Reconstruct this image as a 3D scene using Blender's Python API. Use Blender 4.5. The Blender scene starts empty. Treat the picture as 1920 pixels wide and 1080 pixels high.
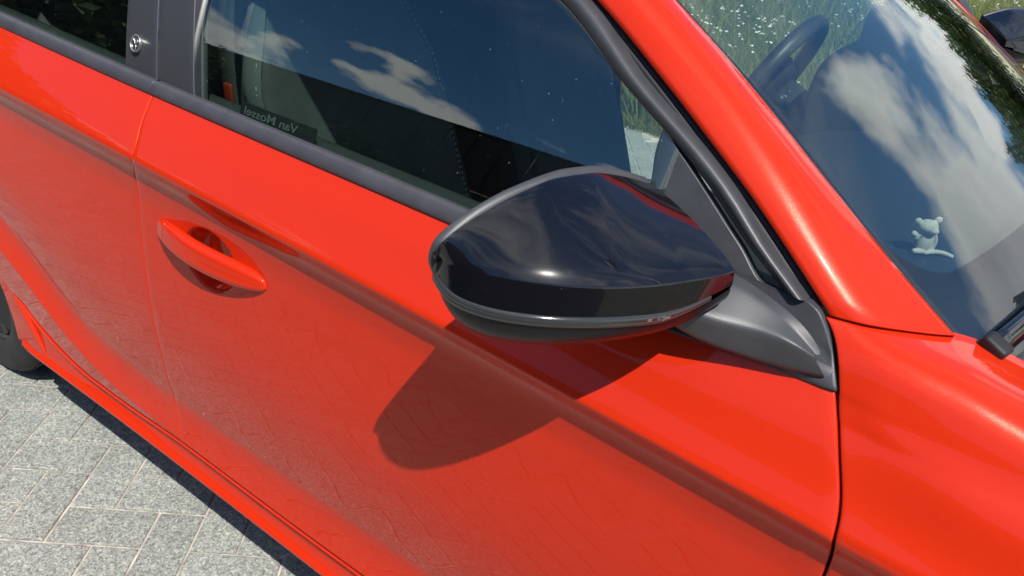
import bpy, bmesh, math, random
import numpy as np
from mathutils import Vector, Matrix
R_ = math.radians
scene = bpy.context.scene
C = scene.collection

# ------------------------------------------------------------------ camera
# metres; x = towards the car's nose, y = into the picture, z = up, ground z = 0
RC = np.array([[0.80873814, 0.58180873, 0.08626248],
               [0.35227776, -0.36170094, -0.863176],
               [-0.47100212, 0.72847171, -0.49747962]])   # rows: right, down, forward
CAM = np.array([0.0, 0.0, 1.3833])
FPX = 1400.0
cam_data = bpy.data.cameras.new('camera')
cam_data.sensor_width = 36.0
cam_data.lens = 36.0 * FPX / 1920.0
cam_data.clip_start = 0.02
cam_data.clip_end = 2000
cam_data.dof.use_dof = True
cam_data.dof.focus_distance = 1.1
cam_data.dof.aperture_fstop = 13.0
cam = bpy.data.objects.new('camera', cam_data)
C.objects.link(cam)
cam.matrix_world = Matrix(((RC[0, 0], -RC[1, 0], -RC[2, 0], CAM[0]),
                           (RC[0, 1], -RC[1, 1], -RC[2, 1], CAM[1]),
                           (RC[0, 2], -RC[1, 2], -RC[2, 2], CAM[2]),
                           (0, 0, 0, 1)))
scene.camera = cam
scene.render.resolution_x, scene.render.resolution_y = 1024, 576

# ------------------------------------------------------------------ light
SUN_DIR = Vector((0.53, -0.372, 1.0)).normalized()     # towards the sun
world = bpy.data.worlds.new('World')
scene.world = world
world.use_nodes = True
def build_world():
    nt = world.node_tree
    nt.nodes.clear()
    N, L = nt.nodes.new, nt.links.new
    out = N('ShaderNodeOutputWorld')
    sky = N('ShaderNodeTexSky')
    sky.sky_type = 'NISHITA'
    sky.sun_disc = False
    sky.sun_elevation = math.asin(SUN_DIR.z)
    sky.sun_rotation = math.atan2(SUN_DIR.x, SUN_DIR.y)
    sky.air_density = 1.0
    sky.dust_density = 0.4
    sky.ozone_density = 2.0
    geo = N('ShaderNodeNewGeometry')
    inc = N('ShaderNodeVectorMath'); inc.operation = 'SCALE'; inc.inputs['Scale'].default_value = -1
    L(geo.outputs['Incoming'], inc.inputs[0])
    sep = N('ShaderNodeSeparateXYZ'); L(inc.outputs[0], sep.inputs[0])
    zc = N('ShaderNodeMath'); zc.operation = 'MAXIMUM'; zc.inputs[1].default_value = 0.0; L(sep.outputs['Z'], zc.inputs[0])
    za = N('ShaderNodeMath'); za.operation = 'ADD'; za.inputs[1].default_value = 0.22; L(zc.outputs[0], za.inputs[0])
    dx = N('ShaderNodeMath'); dx.operation = 'DIVIDE'; L(sep.outputs['X'], dx.inputs[0]); L(za.outputs[0], dx.inputs[1])
    dy = N('ShaderNodeMath'); dy.operation = 'DIVIDE'; L(sep.outputs['Y'], dy.inputs[0]); L(za.outputs[0], dy.inputs[1])
    cmb = N('ShaderNodeCombineXYZ'); L(dx.outputs[0], cmb.inputs[0]); L(dy.outputs[0], cmb.inputs[1])
    mp = N('ShaderNodeMapping'); mp.inputs['Location'].default_value = (-39.73, 35.357, -34.462)
    L(cmb.outputs[0], mp.inputs[0])
    n1 = N('ShaderNodeTexNoise'); n1.inputs['Scale'].default_value = 1.0; n1.inputs['Detail'].default_value = 10
    n1.inputs['Roughness'].default_value = 0.55; n1.inputs['Distortion'].default_value = 0.25
    L(mp.outputs[0], n1.inputs['Vector'])
    ramp = N('ShaderNodeValToRGB')
    ramp.color_ramp.elements[0].position = 0.525; ramp.color_ramp.elements[0].color = (0, 0, 0, 1)
    ramp.color_ramp.elements[1].position = 0.585; ramp.color_ramp.elements[1].color = (1, 1, 1, 1)
    hz = N('ShaderNodeMapRange'); hz.inputs['From Min'].default_value = 0.12; hz.inputs['From Max'].default_value = 0.42
    hz.inputs['To Min'].default_value = 0.015; hz.inputs['To Max'].default_value = 0.0
    L(zc.outputs[0], hz.inputs[0])
    nf = N('ShaderNodeMath'); L(n1.outputs['Fac'], nf.inputs[0]); L(hz.outputs[0], nf.inputs[1])
    L(nf.outputs[0], ramp.inputs[0])
    mp2 = N('ShaderNodeMapping'); mp2.inputs['Location'].default_value = (5.3, 2.2, 0.0); mp2.inputs['Scale'].default_value = (1.0, 2.2, 1.0)
    mp2.inputs['Rotation'].default_value = (0, 0, 0.7)
    L(cmb.outputs[0], mp2.inputs[0])
    n2 = N('ShaderNodeTexNoise'); n2.inputs['Scale'].default_value = 1.3; n2.inputs['Detail'].default_value = 8; n2.inputs['Roughness'].default_value = 0.62
    n2.inputs['Distortion'].default_value = 0.6
    L(mp2.outputs[0], n2.inputs['Vector'])
    cr = N('ShaderNodeMapRange'); cr.inputs['From Min'].default_value = 0.46; cr.inputs['From Max'].default_value = 0.66
    cr.inputs['To Max'].default_value = 0.9
    L(n2.outputs['Fac'], cr.inputs[0])
    hi = N('ShaderNodeMapRange'); hi.inputs['From Min'].default_value = 0.5; hi.inputs['From Max'].default_value = 0.8; L(zc.outputs[0], hi.inputs[0])
    cm = N('ShaderNodeMath'); cm.operation = 'MULTIPLY'; L(cr.outputs[0], cm.inputs[0]); L(hi.outputs[0], cm.inputs[1])
    fx0 = N('ShaderNodeMath'); fx0.operation = 'MAXIMUM'; L(ramp.outputs[0], fx0.inputs[0]); L(cm.outputs[0], fx0.inputs[1])
    # far cumulus standing low above the horizon
    vs3 = N('ShaderNodeVectorMath'); vs3.operation = 'MULTIPLY'; vs3.inputs[1].default_value = (1.0, 1.0, 2.3); L(inc.outputs[0], vs3.inputs[0])
    n3 = N('ShaderNodeTexNoise'); n3.inputs['Scale'].default_value = 4.2; n3.inputs['Detail'].default_value = 8; n3.inputs['Roughness'].default_value = 0.5
    L(vs3.outputs[0], n3.inputs['Vector'])
    el = N('ShaderNodeMapRange'); el.inputs['From Min'].default_value = 0.25; el.inputs['From Max'].default_value = 0.42
    el.inputs['To Min'].default_value = 0.030; el.inputs['To Max'].default_value = -0.22
    L(sep.outputs['Z'], el.inputs[0])
    a3 = N('ShaderNodeMath'); L(n3.outputs['Fac'], a3.inputs[0]); L(el.outputs[0], a3.inputs[1])
    r3 = N('ShaderNodeMapRange'); r3.inputs['From Min'].default_value = 0.515; r3.inputs['From Max'].default_value = 0.565; L(a3.outputs[0], r3.inputs[0])
    fx = N('ShaderNodeMath'); fx.operation = 'MAXIMUM'; L(fx0.outputs[0], fx.inputs[0]); L(r3.outputs[0], fx.inputs[1])
    # thick cores of the clouds are greyer than their rims
    core = N('ShaderNodeValToRGB')
    core.color_ramp.elements[0].position = 0.56; core.color_ramp.elements[0].color = (8.6, 8.6, 8.6, 1)
    core.color_ramp.elements[1].position = 0.74; core.color_ramp.elements[1].color = (4.2, 4.4, 4.8, 1)
    L(n1.outputs['Fac'], core.inputs[0])
    hs = N('ShaderNodeHueSaturation'); hs.inputs['Saturation'].default_value = 1.3; hs.inputs['Value'].default_value = 1.0
    L(sky.outputs[0], hs.inputs['Color'])
    mix = N('ShaderNodeMix'); mix.data_type = 'RGBA'
    L(fx.outputs[0], mix.inputs['Factor']); L(hs.outputs[0], mix.inputs['A']); L(core.outputs[0], mix.inputs['B'])
    bg = N('ShaderNodeBackground'); bg.inputs['Strength'].default_value = 0.12
    L(mix.outputs['Result'], bg.inputs['Color']); L(bg.outputs[0], out.inputs[0])
build_world()
sun_d = bpy.data.lights.new('sun', 'SUN')
sun_d.energy = 4.5
sun_d.angle = R_(0.53)
sun_d.color = (1.0, 0.955, 0.88)
sun = bpy.data.objects.new('sun', sun_d)
C.objects.link(sun)
sun.rotation_euler = SUN_DIR.to_track_quat('Z', 'Y').to_euler()
sun.location = SUN_DIR * 40

vs = scene.view_settings
vs.view_transform = 'Standard'
vs.look = 'None'
vs.exposure = 0.26
vs.gamma = 1.0
vs.use_curve_mapping = False
scene.cycles.max_bounces = 10
scene.cycles.transparent_max_bounces = 24
scene.cycles.glossy_bounces = 6
scene.cycles.sample_clamp_indirect = 6.0
scene.cycles.use_denoising = True

# ------------------------------------------------------------------ helpers
rng = random.Random(7)
nrng = np.random.default_rng(11)

def ray(px, py):
    return RC.T @ np.array([(px - 960) / FPX, (py - 540) / FPX, 1.0])
def on_y(px, py, y):
    """point of the car seen along a line of sight, at depth y"""
    d = ray(px, py)
    return CAM + d * (y / d[1])
def on_z(px, py, z):
    d = ray(px, py)
    return CAM + d * ((z - CAM[2]) / d[2])
def on_plane(px, py, p0, n):
    d = ray(px, py)
    p0 = np.array(p0, float); n = np.array(n, float)
    return CAM + d * (((p0 - CAM) @ n) / (d @ n))
def on_surf(px, py, fn, y=0.65):
    """point where a line of sight meets the surface y = fn(x, z)"""
    for _ in range(40):
        p = on_y(px, py, y)
        y = 0.5 * y + 0.5 * fn(p[0], p[2])
    return on_y(px, py, y)

def pchip(xk, yk, xs):
    xk = np.asarray(xk, float); yk = np.asarray(yk, float); xs = np.asarray(xs, float)
    h = np.diff(xk); d = np.diff(yk) / h
    m = np.zeros_like(yk)
    m[0], m[-1] = d[0], d[-1]
    for i in range(1, len(xk) - 1):
        if d[i - 1] * d[i] > 0:
            w1 = 2 * h[i] + h[i - 1]; w2 = h[i] + 2 * h[i - 1]
            m[i] = (w1 + w2) / (w1 / d[i - 1] + w2 / d[i])
    i = np.clip(np.searchsorted(xk, xs) - 1, 0, len(h) - 1)
    t = (xs - xk[i]) / h[i]
    # linear outside the knots
    lo = xs < xk[0]; hi = xs > xk[-1]
    r = ((2 * t**3 - 3 * t**2 + 1) * yk[i] + (t**3 - 2 * t**2 + t) * h[i] * m[i]
         + (-2 * t**3 + 3 * t**2) * yk[i + 1] + (t**3 - t**2) * h[i] * m[i + 1])
    r = np.where(lo, yk[0] + (xs - xk[0]) * m[0], r)
    r = np.where(hi, yk[-1] + (xs - xk[-1]) * m[-1], r)
    return r

def link(o, parent=None):
    C.objects.link(o)
    if parent is not None:
        o.parent = parent
    return o
def mesh_obj(name, verts, faces, mat, parent=None, smooth=True):
    me = bpy.data.meshes.new(name)
    me.from_pydata([tuple(map(float, v)) for v in verts], [], [tuple(f) for f in faces])
    me.update()
    if smooth:
        me.polygons.foreach_set('use_smooth', [True] * len(me.polygons))
    if mat is not None:
        me.materials.append(mat)
    o = bpy.data.objects.new(name, me)
    return link(o, parent)
def grid_faces(nu, nv, flip=False, off=0, close_u=False):
    f = []
    for i in range(nu - (0 if close_u else 1)):
        for j in range(nv - 1):
            a = i * nv + j; b = ((i + 1) % nu) * nv + j
            q = (off + a, off + b, off + b + 1, off + a + 1)
            f.append(q[::-1] if flip else q)
    return f
def grid_obj(name, G, mat, parent=None, flip=False, mirror=False, close_u=False):
    G = np.array(G, float)
    nu, nv = G.shape[:2]
    if mirror:
        G = G.copy(); G[..., 1] = 2 * YC - G[..., 1]; flip = not flip
    return mesh_obj(name, G.reshape(-1, 3), grid_faces(nu, nv, flip, close_u=close_u), mat, parent)
def solid(o, t, offset=-1.0):
    m = o.modifiers.new('thickness', 'SOLIDIFY'); m.thickness = t; m.offset = offset
    return o
def bevel(o, w, seg=2, ang=30):
    m = o.modifiers.new('edge', 'BEVEL'); m.width = w; m.segments = seg; m.limit_method = 'ANGLE'; m.angle_limit = R_(ang)
    return o
def subsurf(o, n=2):
    m = o.modifiers.new('smooth', 'SUBSURF'); m.levels = n; m.render_levels = n
    return o
def hem(G, inward=(0, 1, 0), r=0.0022, depth=0.014, sides='lrtb'):
    """roll the border of a panel grid round a small radius and turn it in"""
    G = np.array(G, float)
    iv = np.array(inward, float)
    def unit(v):
        return v / np.maximum(np.linalg.norm(v, axis=-1, keepdims=True), 1e-9)
    def rings(border, inner):
        t = unit(border - inner)
        return [border + t * r * 0.6 + iv * r * 0.18, border + t * r + iv * r * 0.9, border + t * r + iv * depth]
    if 'l' in sides:
        rr = rings(G[0], G[1]); G = np.concatenate([np.array(rr[::-1]), G], 0)
    if 'r' in sides:
        rr = rings(G[-1], G[-2]); G = np.concatenate([G, np.array(rr)], 0)
    if 't' in sides:
        rr = rings(G[:, 0], G[:, 1]); G = np.concatenate([np.stack(rr[::-1], 1), G], 1)
    if 'b' in sides:
        rr = rings(G[:, -1], G[:, -2]); G = np.concatenate([G, np.stack(rr, 1)], 1)
    return G
def tube(path, rad, n=10, cap=True, up=(0, 0, 1), sy=1.0):
    """verts and faces of a tube along a path; rad per point or single"""
    path = np.array(path, float); m = len(path)
    rad = np.broadcast_to(np.array(rad, float), (m,))
    T = np.gradient(path, axis=0); T /= np.linalg.norm(T, axis=1, keepdims=True)
    u = np.array(up, float); V = []
    for i in range(m):
        s = np.cross(T[i], u)
        if np.linalg.norm(s) < 1e-6: s = np.array([1.0, 0, 0])
        s /= np.linalg.norm(s); w = np.cross(s, T[i])
        for k in range(n):
            a = 2 * math.pi * k / n
            V.append(path[i] + rad[i] * (math.cos(a) * s + sy * math.sin(a) * w))
    F = [(i * n + k, i * n + (k + 1) % n, (i + 1) * n + (k + 1) % n, (i + 1) * n + k) for i in range(m - 1) for k in range(n)]
    if cap:
        F.append(tuple(range(n))[::-1]); F.append(tuple(range((m - 1) * n, m * n)))
    return V, F
def tube_obj(name, path, rad, mat, parent=None, n=10, **k):
    V, F = tube(path, rad, n, **k)
    return mesh_obj(name, V, F, mat, parent)
def box_vf(c, s):
    c = np.array(c, float); s = np.array(s, float) / 2
    V = [c + s * np.array(q) for q in ((-1, -1, -1), (1, -1, -1), (1, 1, -1), (-1, 1, -1), (-1, -1, 1), (1, -1, 1), (1, 1, 1), (-1, 1, 1))]
    return V, [(3, 2, 1, 0), (4, 5, 6, 7), (0, 1, 5, 4), (1, 2, 6, 5), (2, 3, 7, 6), (3, 0, 4, 7)]
def box_obj(name, c, s, mat, parent=None, bev=0.01, seg=3):
    V, F = box_vf(c, s)
    o = mesh_obj(name, V, F, mat, parent)
    return bevel(o, bev, seg)
def lathe(name, prof, mat, parent=None, n=48, axis='y', centre=(0, 0, 0)):
    """prof: list of (radius, along axis)"""
    V = []
    for k in range(n):
        a = 2 * math.pi * k / n
        for r, h in prof:
            if axis == 'y': V.append((centre[0] + r * math.cos(a), centre[1] + h, centre[2] + r * math.sin(a)))
            else: V.append((centre[0] + r * math.cos(a), centre[1] + r * math.sin(a), centre[2] + h))
    return mesh_obj(name, V, grid_faces(n, len(prof), flip=(axis != 'y'), close_u=True), mat, parent)
def join_vf(parts):
    V, F = [], []
    for v, f in parts:
        o = len(V); V += list(v); F += [tuple(o + i for i in q) for q in f]
    return V, F
def tag(o, label, cat, group=None, kind=None):
    if label: o['label'] = label
    if cat: o['category'] = cat
    if group: o['group'] = group
    if kind: o['kind'] = kind
    return o
def empty(name, loc=(0, 0, 0)):
    o = bpy.data.objects.new(name, None); o.location = loc; o.empty_display_size = 0.1
    return link(o)

# ------------------------------------------------------------------ materials
def new_mat(name):
    m = bpy.data.materials.new(name); m.use_nodes = True
    nt = m.node_tree
    return m, nt, nt.nodes['Principled BSDF'], nt.nodes.new, nt.links.new
def simple(name, col, rough=0.5, metal=0.0, spec=0.5, bump=0.0, bscale=400, var=0.0, vscale=8, coat=0.0):
    m, nt, b, N, L = new_mat(name)
    b.inputs['Base Color'].default_value = (*col, 1)
    b.inputs['Roughness'].default_value = rough
    b.inputs['Metallic'].default_value = metal
    b.inputs['Specular IOR Level'].default_value = spec
    b.inputs['Coat Weight'].default_value = coat
    b.inputs['Coat Roughness'].default_value = 0.03
    tc = N('ShaderNodeTexCoord')
    if bump:
        n = N('ShaderNodeTexNoise'); n.inputs['Scale'].default_value = bscale; n.inputs['Detail'].default_value = 3
        L(tc.outputs['Object'], n.inputs['Vector'])
        bp = N('ShaderNodeBump'); bp.inputs['Strength'].default_value = bump; bp.inputs['Distance'].default_value = 0.001
        L(n.outputs['Fac'], bp.inputs['Height']); L(bp.outputs[0], b.inputs['Normal'])
    if var:
        n = N('ShaderNodeTexNoise'); n.inputs['Scale'].default_value = vscale; n.inputs['Detail'].default_value = 5
        L(tc.outputs['Object'], n.inputs['Vector'])
        r = N('ShaderNodeValToRGB')
        r.color_ramp.elements[0].position = 0.3; r.color_ramp.elements[1].position = 0.7
        r.color_ramp.elements[0].color = (*[c * (1 - var) for c in col], 1)
        r.color_ramp.elements[1].color = (*[min(1, c * (1 + var)) for c in col], 1)
        L(n.outputs['Fac'], r.inputs[0]); L(r.outputs[0], b.inputs['Base Color'])
    return m
def paint_mat(name, col):
    m, nt, b, N, L = new_mat(name)
    tc = N('ShaderNodeTexCoord')
    b.inputs['Base Color'].default_value = (*col, 1)
    b.inputs['Metallic'].default_value = 0.0
    b.inputs['Roughness'].default_value = 0.5
    b.inputs['Specular IOR Level'].default_value = 0.0
    b.inputs['Coat Weight'].default_value = 1.0
    b.inputs['Coat IOR'].default_value = 1.31
    b.inputs['Coat Roughness'].default_value = 0.024
    # pearl flakes under the lacquer
    v = N('ShaderNodeTexVoronoi'); v.inputs['Scale'].default_value = 2600
    L(tc.outputs['Object'], v.inputs['Vector'])
    sub = N('ShaderNodeVectorMath'); sub.operation = 'SUBTRACT'; sub.inputs[1].default_value = (0.5, 0.5, 0.5)
    L(v.outputs['Color'], sub.inputs[0])
    sc = N('ShaderNodeVectorMath'); sc.operation = 'SCALE'; sc.inputs['Scale'].default_value = 0.07
    L(sub.outputs[0], sc.inputs[0])
    geo = N('ShaderNodeNewGeometry')
    add = N('ShaderNodeVectorMath'); L(geo.outputs['Normal'], add.inputs[0]); L(sc.outputs[0], add.inputs[1])
    nm = N('ShaderNodeVectorMath'); nm.operation = 'NORMALIZE'; L(add.outputs[0], nm.inputs[0])
    L(nm.outputs[0], b.inputs['Normal'])
    # soft bloom of the flakes round the sun's highlight
    gb = N('ShaderNodeBsdfGlossy'); gb.inputs['Roughness'].default_value = 0.27; gb.inputs['Color'].default_value = (1.0, 0.62, 0.5, 1)
    L(nm.outputs[0], gb.inputs['Normal'])
    mg = N('ShaderNodeMixShader'); mg.inputs[0].default_value = 0.016
    L(b.outputs[0], mg.inputs[1]); L(gb.outputs[0], mg.inputs[2]); L(mg.outputs[0], nt.nodes['Material Output'].inputs['Surface'])
    # faint orange peel and dust in the lacquer
    n = N('ShaderNodeTexNoise'); n.inputs['Scale'].default_value = 60; n.inputs['Detail'].default_value = 2
    L(tc.outputs['Object'], n.inputs['Vector'])
    bp = N('ShaderNodeBump'); bp.inputs['Strength'].default_value = 0.003; bp.inputs['Distance'].default_value = 0.002
    L(n.outputs['Fac'], bp.inputs['Height'])
    d = N('ShaderNodeTexNoise'); d.inputs['Scale'].default_value = 900; d.inputs['Detail'].default_value = 1
    L(tc.outputs['Object'], d.inputs['Vector'])
    dr = N('ShaderNodeValToRGB')
    dr.color_ramp.elements[0].position = 0.785; dr.color_ramp.elements[1].position = 0.83
    L(d.outputs['Fac'], dr.inputs[0])
    mx = N('ShaderNodeMix'); mx.data_type = 'RGBA'
    mx.inputs['A'].default_value = (*col, 1); mx.inputs['B'].default_value = (0.75, 0.35, 0.26, 1)
    ml = N('ShaderNodeMath'); ml.operation = 'MULTIPLY'; ml.inputs[1].default_value = 0.5
    L(dr.outputs[0], ml.inputs[0]); L(ml.outputs[0], mx.inputs['Factor']); L(mx.outputs['Result'], b.inputs['Base Color'])
    return m
def glass_mat(name, tint, f0=0.045, dust=0.0):
    """one face of a pane: mirrors the sky by Fresnel, lets the rest through tinted"""
    m, nt, b, N, L = new_mat(name)
    nt.nodes.remove(b)
    out = nt.nodes['Material Output']
    geo = N('ShaderNodeNewGeometry')
    dot = N('ShaderNodeVectorMath'); dot.operation = 'DOT_PRODUCT'
    L(geo.outputs['Normal'], dot.inputs[0]); L(geo.outputs['Incoming'], dot.inputs[1])
    ab = N('ShaderNodeMath'); ab.operation = 'ABSOLUTE'; L(dot.outputs['Value'], ab.inputs[0])
    om = N('ShaderNodeMath'); om.operation = 'SUBTRACT'; om.inputs[0].default_value = 1; L(ab.outputs[0], om.inputs[1])
    pw = N('ShaderNodeMath'); pw.operation = 'POWER'; pw.inputs[1].default_value = 5; L(om.outputs[0], pw.inputs[0])
    ma = N('ShaderNodeMath'); ma.operation = 'MULTIPLY_ADD'; ma.inputs[1].default_value = 1 - f0; ma.inputs[2].default_value = f0
    L(pw.outputs[0], ma.inputs[0])
    tr = N('ShaderNodeBsdfTransparent'); tr.inputs[0].default_value = (*tint, 1)
    gl = N('ShaderNodeBsdfGlossy'); gl.inputs['Roughness'].default_value = 0.0
    gl.inputs['Color'].default_value = (1, 1, 1, 1)
    mx = N('ShaderNodeMixShader'); L(ma.outputs[0], mx.inputs[0]); L(tr.outputs[0], mx.inputs[1]); L(gl.outputs[0], mx.inputs[2])
    if dust:
        tc = N('ShaderNodeTexCoord')
        n = N('ShaderNodeTexNoise'); n.inputs['Scale'].default_value = 260; n.inputs['Detail'].default_value = 1
        L(tc.outputs['Object'], n.inputs['Vector'])
        r = N('ShaderNodeValToRGB'); r.color_ramp.elements[0].position = 0.785; r.color_ramp.elements[1].position = 0.82
        L(n.outputs['Fac'], r.inputs[0])
        ml = N('ShaderNodeMath'); ml.operation = 'MULTIPLY'; ml.inputs[1].default_value = dust; L(r.outputs[0], ml.inputs[0])
        df = N('ShaderNodeBsdfDiffuse'); df.inputs[0].default_value = (0.6, 0.6, 0.58, 1)
        m2 = N('ShaderNodeMixShader'); L(ml.outputs[0], m2.inputs[0]); L(mx.outputs[0], m2.inputs[1]); L(df.outputs[0], m2.inputs[2])
        mx = m2
    L(mx.outputs[0], out.inputs['Surface'])
    return m
def paver_mat():
    m, nt, b, N, L = new_mat('granite_concrete_paver')
    tc = N('ShaderNodeTexCoord'); geo = N('ShaderNodeNewGeometry')
    oi = N('ShaderNodeObjectInfo')
    v = N('ShaderNodeTexVoronoi'); v.inputs['Scale'].default_value = 270
    L(geo.outputs['Position'], v.inputs['Vector'])
    sp = N('ShaderNodeSeparateColor'); L(v.outputs['Color'], sp.inputs[0])
    r = N('ShaderNodeValToRGB')
    e = r.color_ramp.elements
    e[0].position = 0.0; e[0].color = (0.21, 0.215, 0.22, 1)
    e[1].position = 1.0; e[1].color = (0.64, 0.66, 0.585, 1)
    for p, c in ((0.16, (0.28, 0.285, 0.29)), (0.34, (0.34, 0.36, 0.325)), (0.7, (0.435, 0.46, 0.405)), (0.86, (0.505, 0.53, 0.465))):
        q = e.new(p); q.color = (*c, 1)
    L(sp.outputs[0], r.inputs[0])
    n = N('ShaderNodeTexNoise'); n.inputs['Scale'].default_value = 6; n.inputs['Detail'].default_value = 6
    L(geo.outputs['Position'], n.inputs['Vector'])
    n2 = N('ShaderNodeTexNoise'); n2.inputs['Scale'].default_value = 60; n2.inputs['Detail'].default_value = 4
    L(geo.outputs['Position'], n2.inputs['Vector'])
    am = N('ShaderNodeMath'); am.operation = 'ADD'; L(n.outputs['Fac'], am.inputs[0]); L(n2.outputs['Fac'], am.inputs[1])
    mr = N('ShaderNodeMapRange'); mr.inputs['From Min'].default_value = 0.6; mr.inputs['From Max'].default_value = 1.4
    mr.inputs['To Min'].default_value = 0.55; mr.inputs['To Max'].default_value = 0.88
    L(am.outputs[0], mr.inputs[0])
    mu = N('ShaderNodeVectorMath'); mu.operation = 'SCALE'; L(r.outputs[0], mu.inputs[0]); L(mr.outputs[0], mu.inputs['Scale'])
    rv = N('ShaderNodeMapRange'); rv.inputs['To Min'].default_value = 0.93; rv.inputs['To Max'].default_value = 1.06
    L(oi.outputs['Random'], rv.inputs[0])
    mv = N('ShaderNodeVectorMath'); mv.operation = 'SCALE'; L(mu.outputs[0], mv.inputs[0]); L(rv.outputs[0], mv.inputs['Scale'])
    ns = N('ShaderNodeTexNoise'); ns.inputs['Scale'].default_value = 9; ns.inputs['Detail'].default_value = 5
    L(geo.outputs['Position'], ns.inputs['Vector'])
    rs = N('ShaderNodeMapRange'); rs.inputs['From Min'].default_value = 0.66; rs.inputs['From Max'].default_value = 0.76; rs.inputs['To Max'].default_value = 0.45
    L(ns.outputs['Fac'], rs.inputs[0])
    mo = N('ShaderNodeMix'); mo.data_type = 'RGBA'; mo.inputs['B'].default_value = (0.27, 0.235, 0.13, 1)
    L(rs.outputs[0], mo.inputs['Factor']); L(mv.outputs[0], mo.inputs['A']); L(mo.outputs['Result'], b.inputs['Base Color'])
    b.inputs['Roughness'].default_value = 0.8; b.inputs['Specular IOR Level'].default_value = 0.3
    bp = N('ShaderNodeBump'); bp.inputs['Strength'].default_value = 0.5; bp.inputs['Distance'].default_value = 0.0015
    L(v.outputs['Distance'], bp.inputs['Height']); L(bp.outputs[0], b.inputs['Normal'])
    return m
def leaf_mat(name, c1, c2, rough=0.5):
    m, nt, b, N, L = new_mat(name)
    geo = N('ShaderNodeNewGeometry')
    n = N('ShaderNodeTexNoise'); n.inputs['Scale'].default_value = 1.7; n.inputs['Detail'].default_value = 4
    L(geo.outputs['Position'], n.inputs['Vector'])
    ad = N('ShaderNodeMath'); ad.operation = 'ADD'; L(geo.outputs['Random Per Island'], ad.inputs[0]); L(n.outputs['Fac'], ad.inputs[1])
    ml = N('ShaderNodeMath'); ml.operation = 'MULTIPLY'; ml.inputs[1].default_value = 0.5; L(ad.outputs[0], ml.inputs[0])
    r = N('ShaderNodeValToRGB'); r.color_ramp.elements[0].position = 0.25; r.color_ramp.elements[1].position = 0.8
    r.color_ramp.elements[0].color = (*c1, 1); r.color_ramp.elements[1].color = (*c2, 1)
    L(ml.outputs[0], r.inputs[0]); L(r.outputs[0], b.inputs['Base Color'])
    b.inputs['Roughness'].default_value = rough
    b.inputs['Specular IOR Level'].default_value = 0.3
    tl = N('ShaderNodeBsdfTranslucent'); L(r.outputs[0], tl.inputs[0])
    mx = N('ShaderNodeMixShader'); mx.inputs[0].default_value = 0.35
    L(b.outputs[0], mx.inputs[1]); L(tl.outputs[0], mx.inputs[2]); L(mx.outputs[0], nt.nodes['Material Output'].inputs['Surface'])
    return m

def gloss_mat():
    # glossy black with dust specks and dried drops
    m, nt, b, N, L = new_mat('piano_black')
    tc = N('ShaderNodeTexCoord')
    b.inputs['Roughness'].default_value = 0.22; b.inputs['Specular IOR Level'].default_value = 0.12; b.inputs['Coat Weight'].default_value = 1.0; b.inputs['Coat Roughness'].default_value = 0.015
    f = None
    for sc, a, z in ((800, 0.775, 0.0), (260, 0.815, 4.0)):
        mp = N('ShaderNodeMapping'); mp.inputs['Location'].default_value = (z, z, z); L(tc.outputs['Object'], mp.inputs[0])
        n = N('ShaderNodeTexNoise'); n.inputs['Scale'].default_value = sc; n.inputs['Detail'].default_value = 1.5; L(mp.outputs[0], n.inputs['Vector'])
        r = N('ShaderNodeMapRange'); r.inputs['From Min'].default_value = a; r.inputs['From Max'].default_value = a + 0.03; r.inputs['To Max'].default_value = 0.5
        L(n.outputs['Fac'], r.inputs[0])
        if f is None: f = r.outputs[0]
        else:
            mx = N('ShaderNodeMath'); mx.operation = 'MAXIMUM'; L(f, mx.inputs[0]); L(r.outputs[0], mx.inputs[1]); f = mx.outputs[0]
    c = N('ShaderNodeMix'); c.data_type = 'RGBA'; c.inputs['A'].default_value = (0.005, 0.005, 0.007, 1); c.inputs['B'].default_value = (0.33, 0.32, 0.29, 1)
    L(f, c.inputs['Factor']); L(c.outputs['Result'], b.inputs['Base Color'])
    return m

M = {}
M['paint'] = paint_mat('red_pearl_paint', (0.60, 0.026, 0.006))
M['under'] = simple('black_underbody', (0.012, 0.012, 0.013), 0.85)
M['satin'] = simple('satin_black_plastic', (0.050, 0.052, 0.057), 0.42, bump=0.12, bscale=900, spec=0.5, var=0.12, vscale=40)
M['pillar'] = simple('pillar_foil', (0.040, 0.041, 0.047), 0.33, bump=0.03, bscale=700)
M['mould'] = simple('belt_moulding_rubber', (0.055, 0.053, 0.062), 0.42, bump=0.06, bscale=600, var=0.15, vscale=30)
M['rubber'] = simple('black_rubber', (0.012, 0.012, 0.014), 0.6, var=0.3, vscale=60)
M['gloss'] = gloss_mat()
M['lowhouse'] = simple('mirror_housing_black', (0.008, 0.008, 0.009), 0.30, spec=0.28)
M['smoke'] = simple('smoked_lens', (0.03, 0.03, 0.03), 0.14, coat=0.6)
M['chrome'] = simple('polished_metal', (0.62, 0.62, 0.58), 0.28, metal=1.0)
M['badge'] = simple('badge_dark', (0.02, 0.022, 0.02), 0.12, coat=1.0)
M['mirror'] = simple('mirror_silver', (0.9, 0.9, 0.9), 0.01, metal=1.0)
M['glass'] = glass_mat('side_glass', (0.78, 0.87, 0.83), f0=0.08, dust=0.35)
M['screen'] = glass_mat('windscreen_glass', (0.86, 0.93, 0.90), f0=0.11, dust=0.25)
M['frit'] = simple('black_ceramic_frit', (0.006, 0.006, 0.009), 0.5)
M['dash'] = simple('dashboard_foam', (0.022, 0.023, 0.026), 0.6, bump=0.25, bscale=300)
M['trim'] = simple('interior_trim', (0.045, 0.046, 0.05), 0.65, bump=0.15, bscale=300)
M['headliner'] = simple('headliner_cloth', (0.30, 0.29, 0.27), 0.9)
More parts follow.
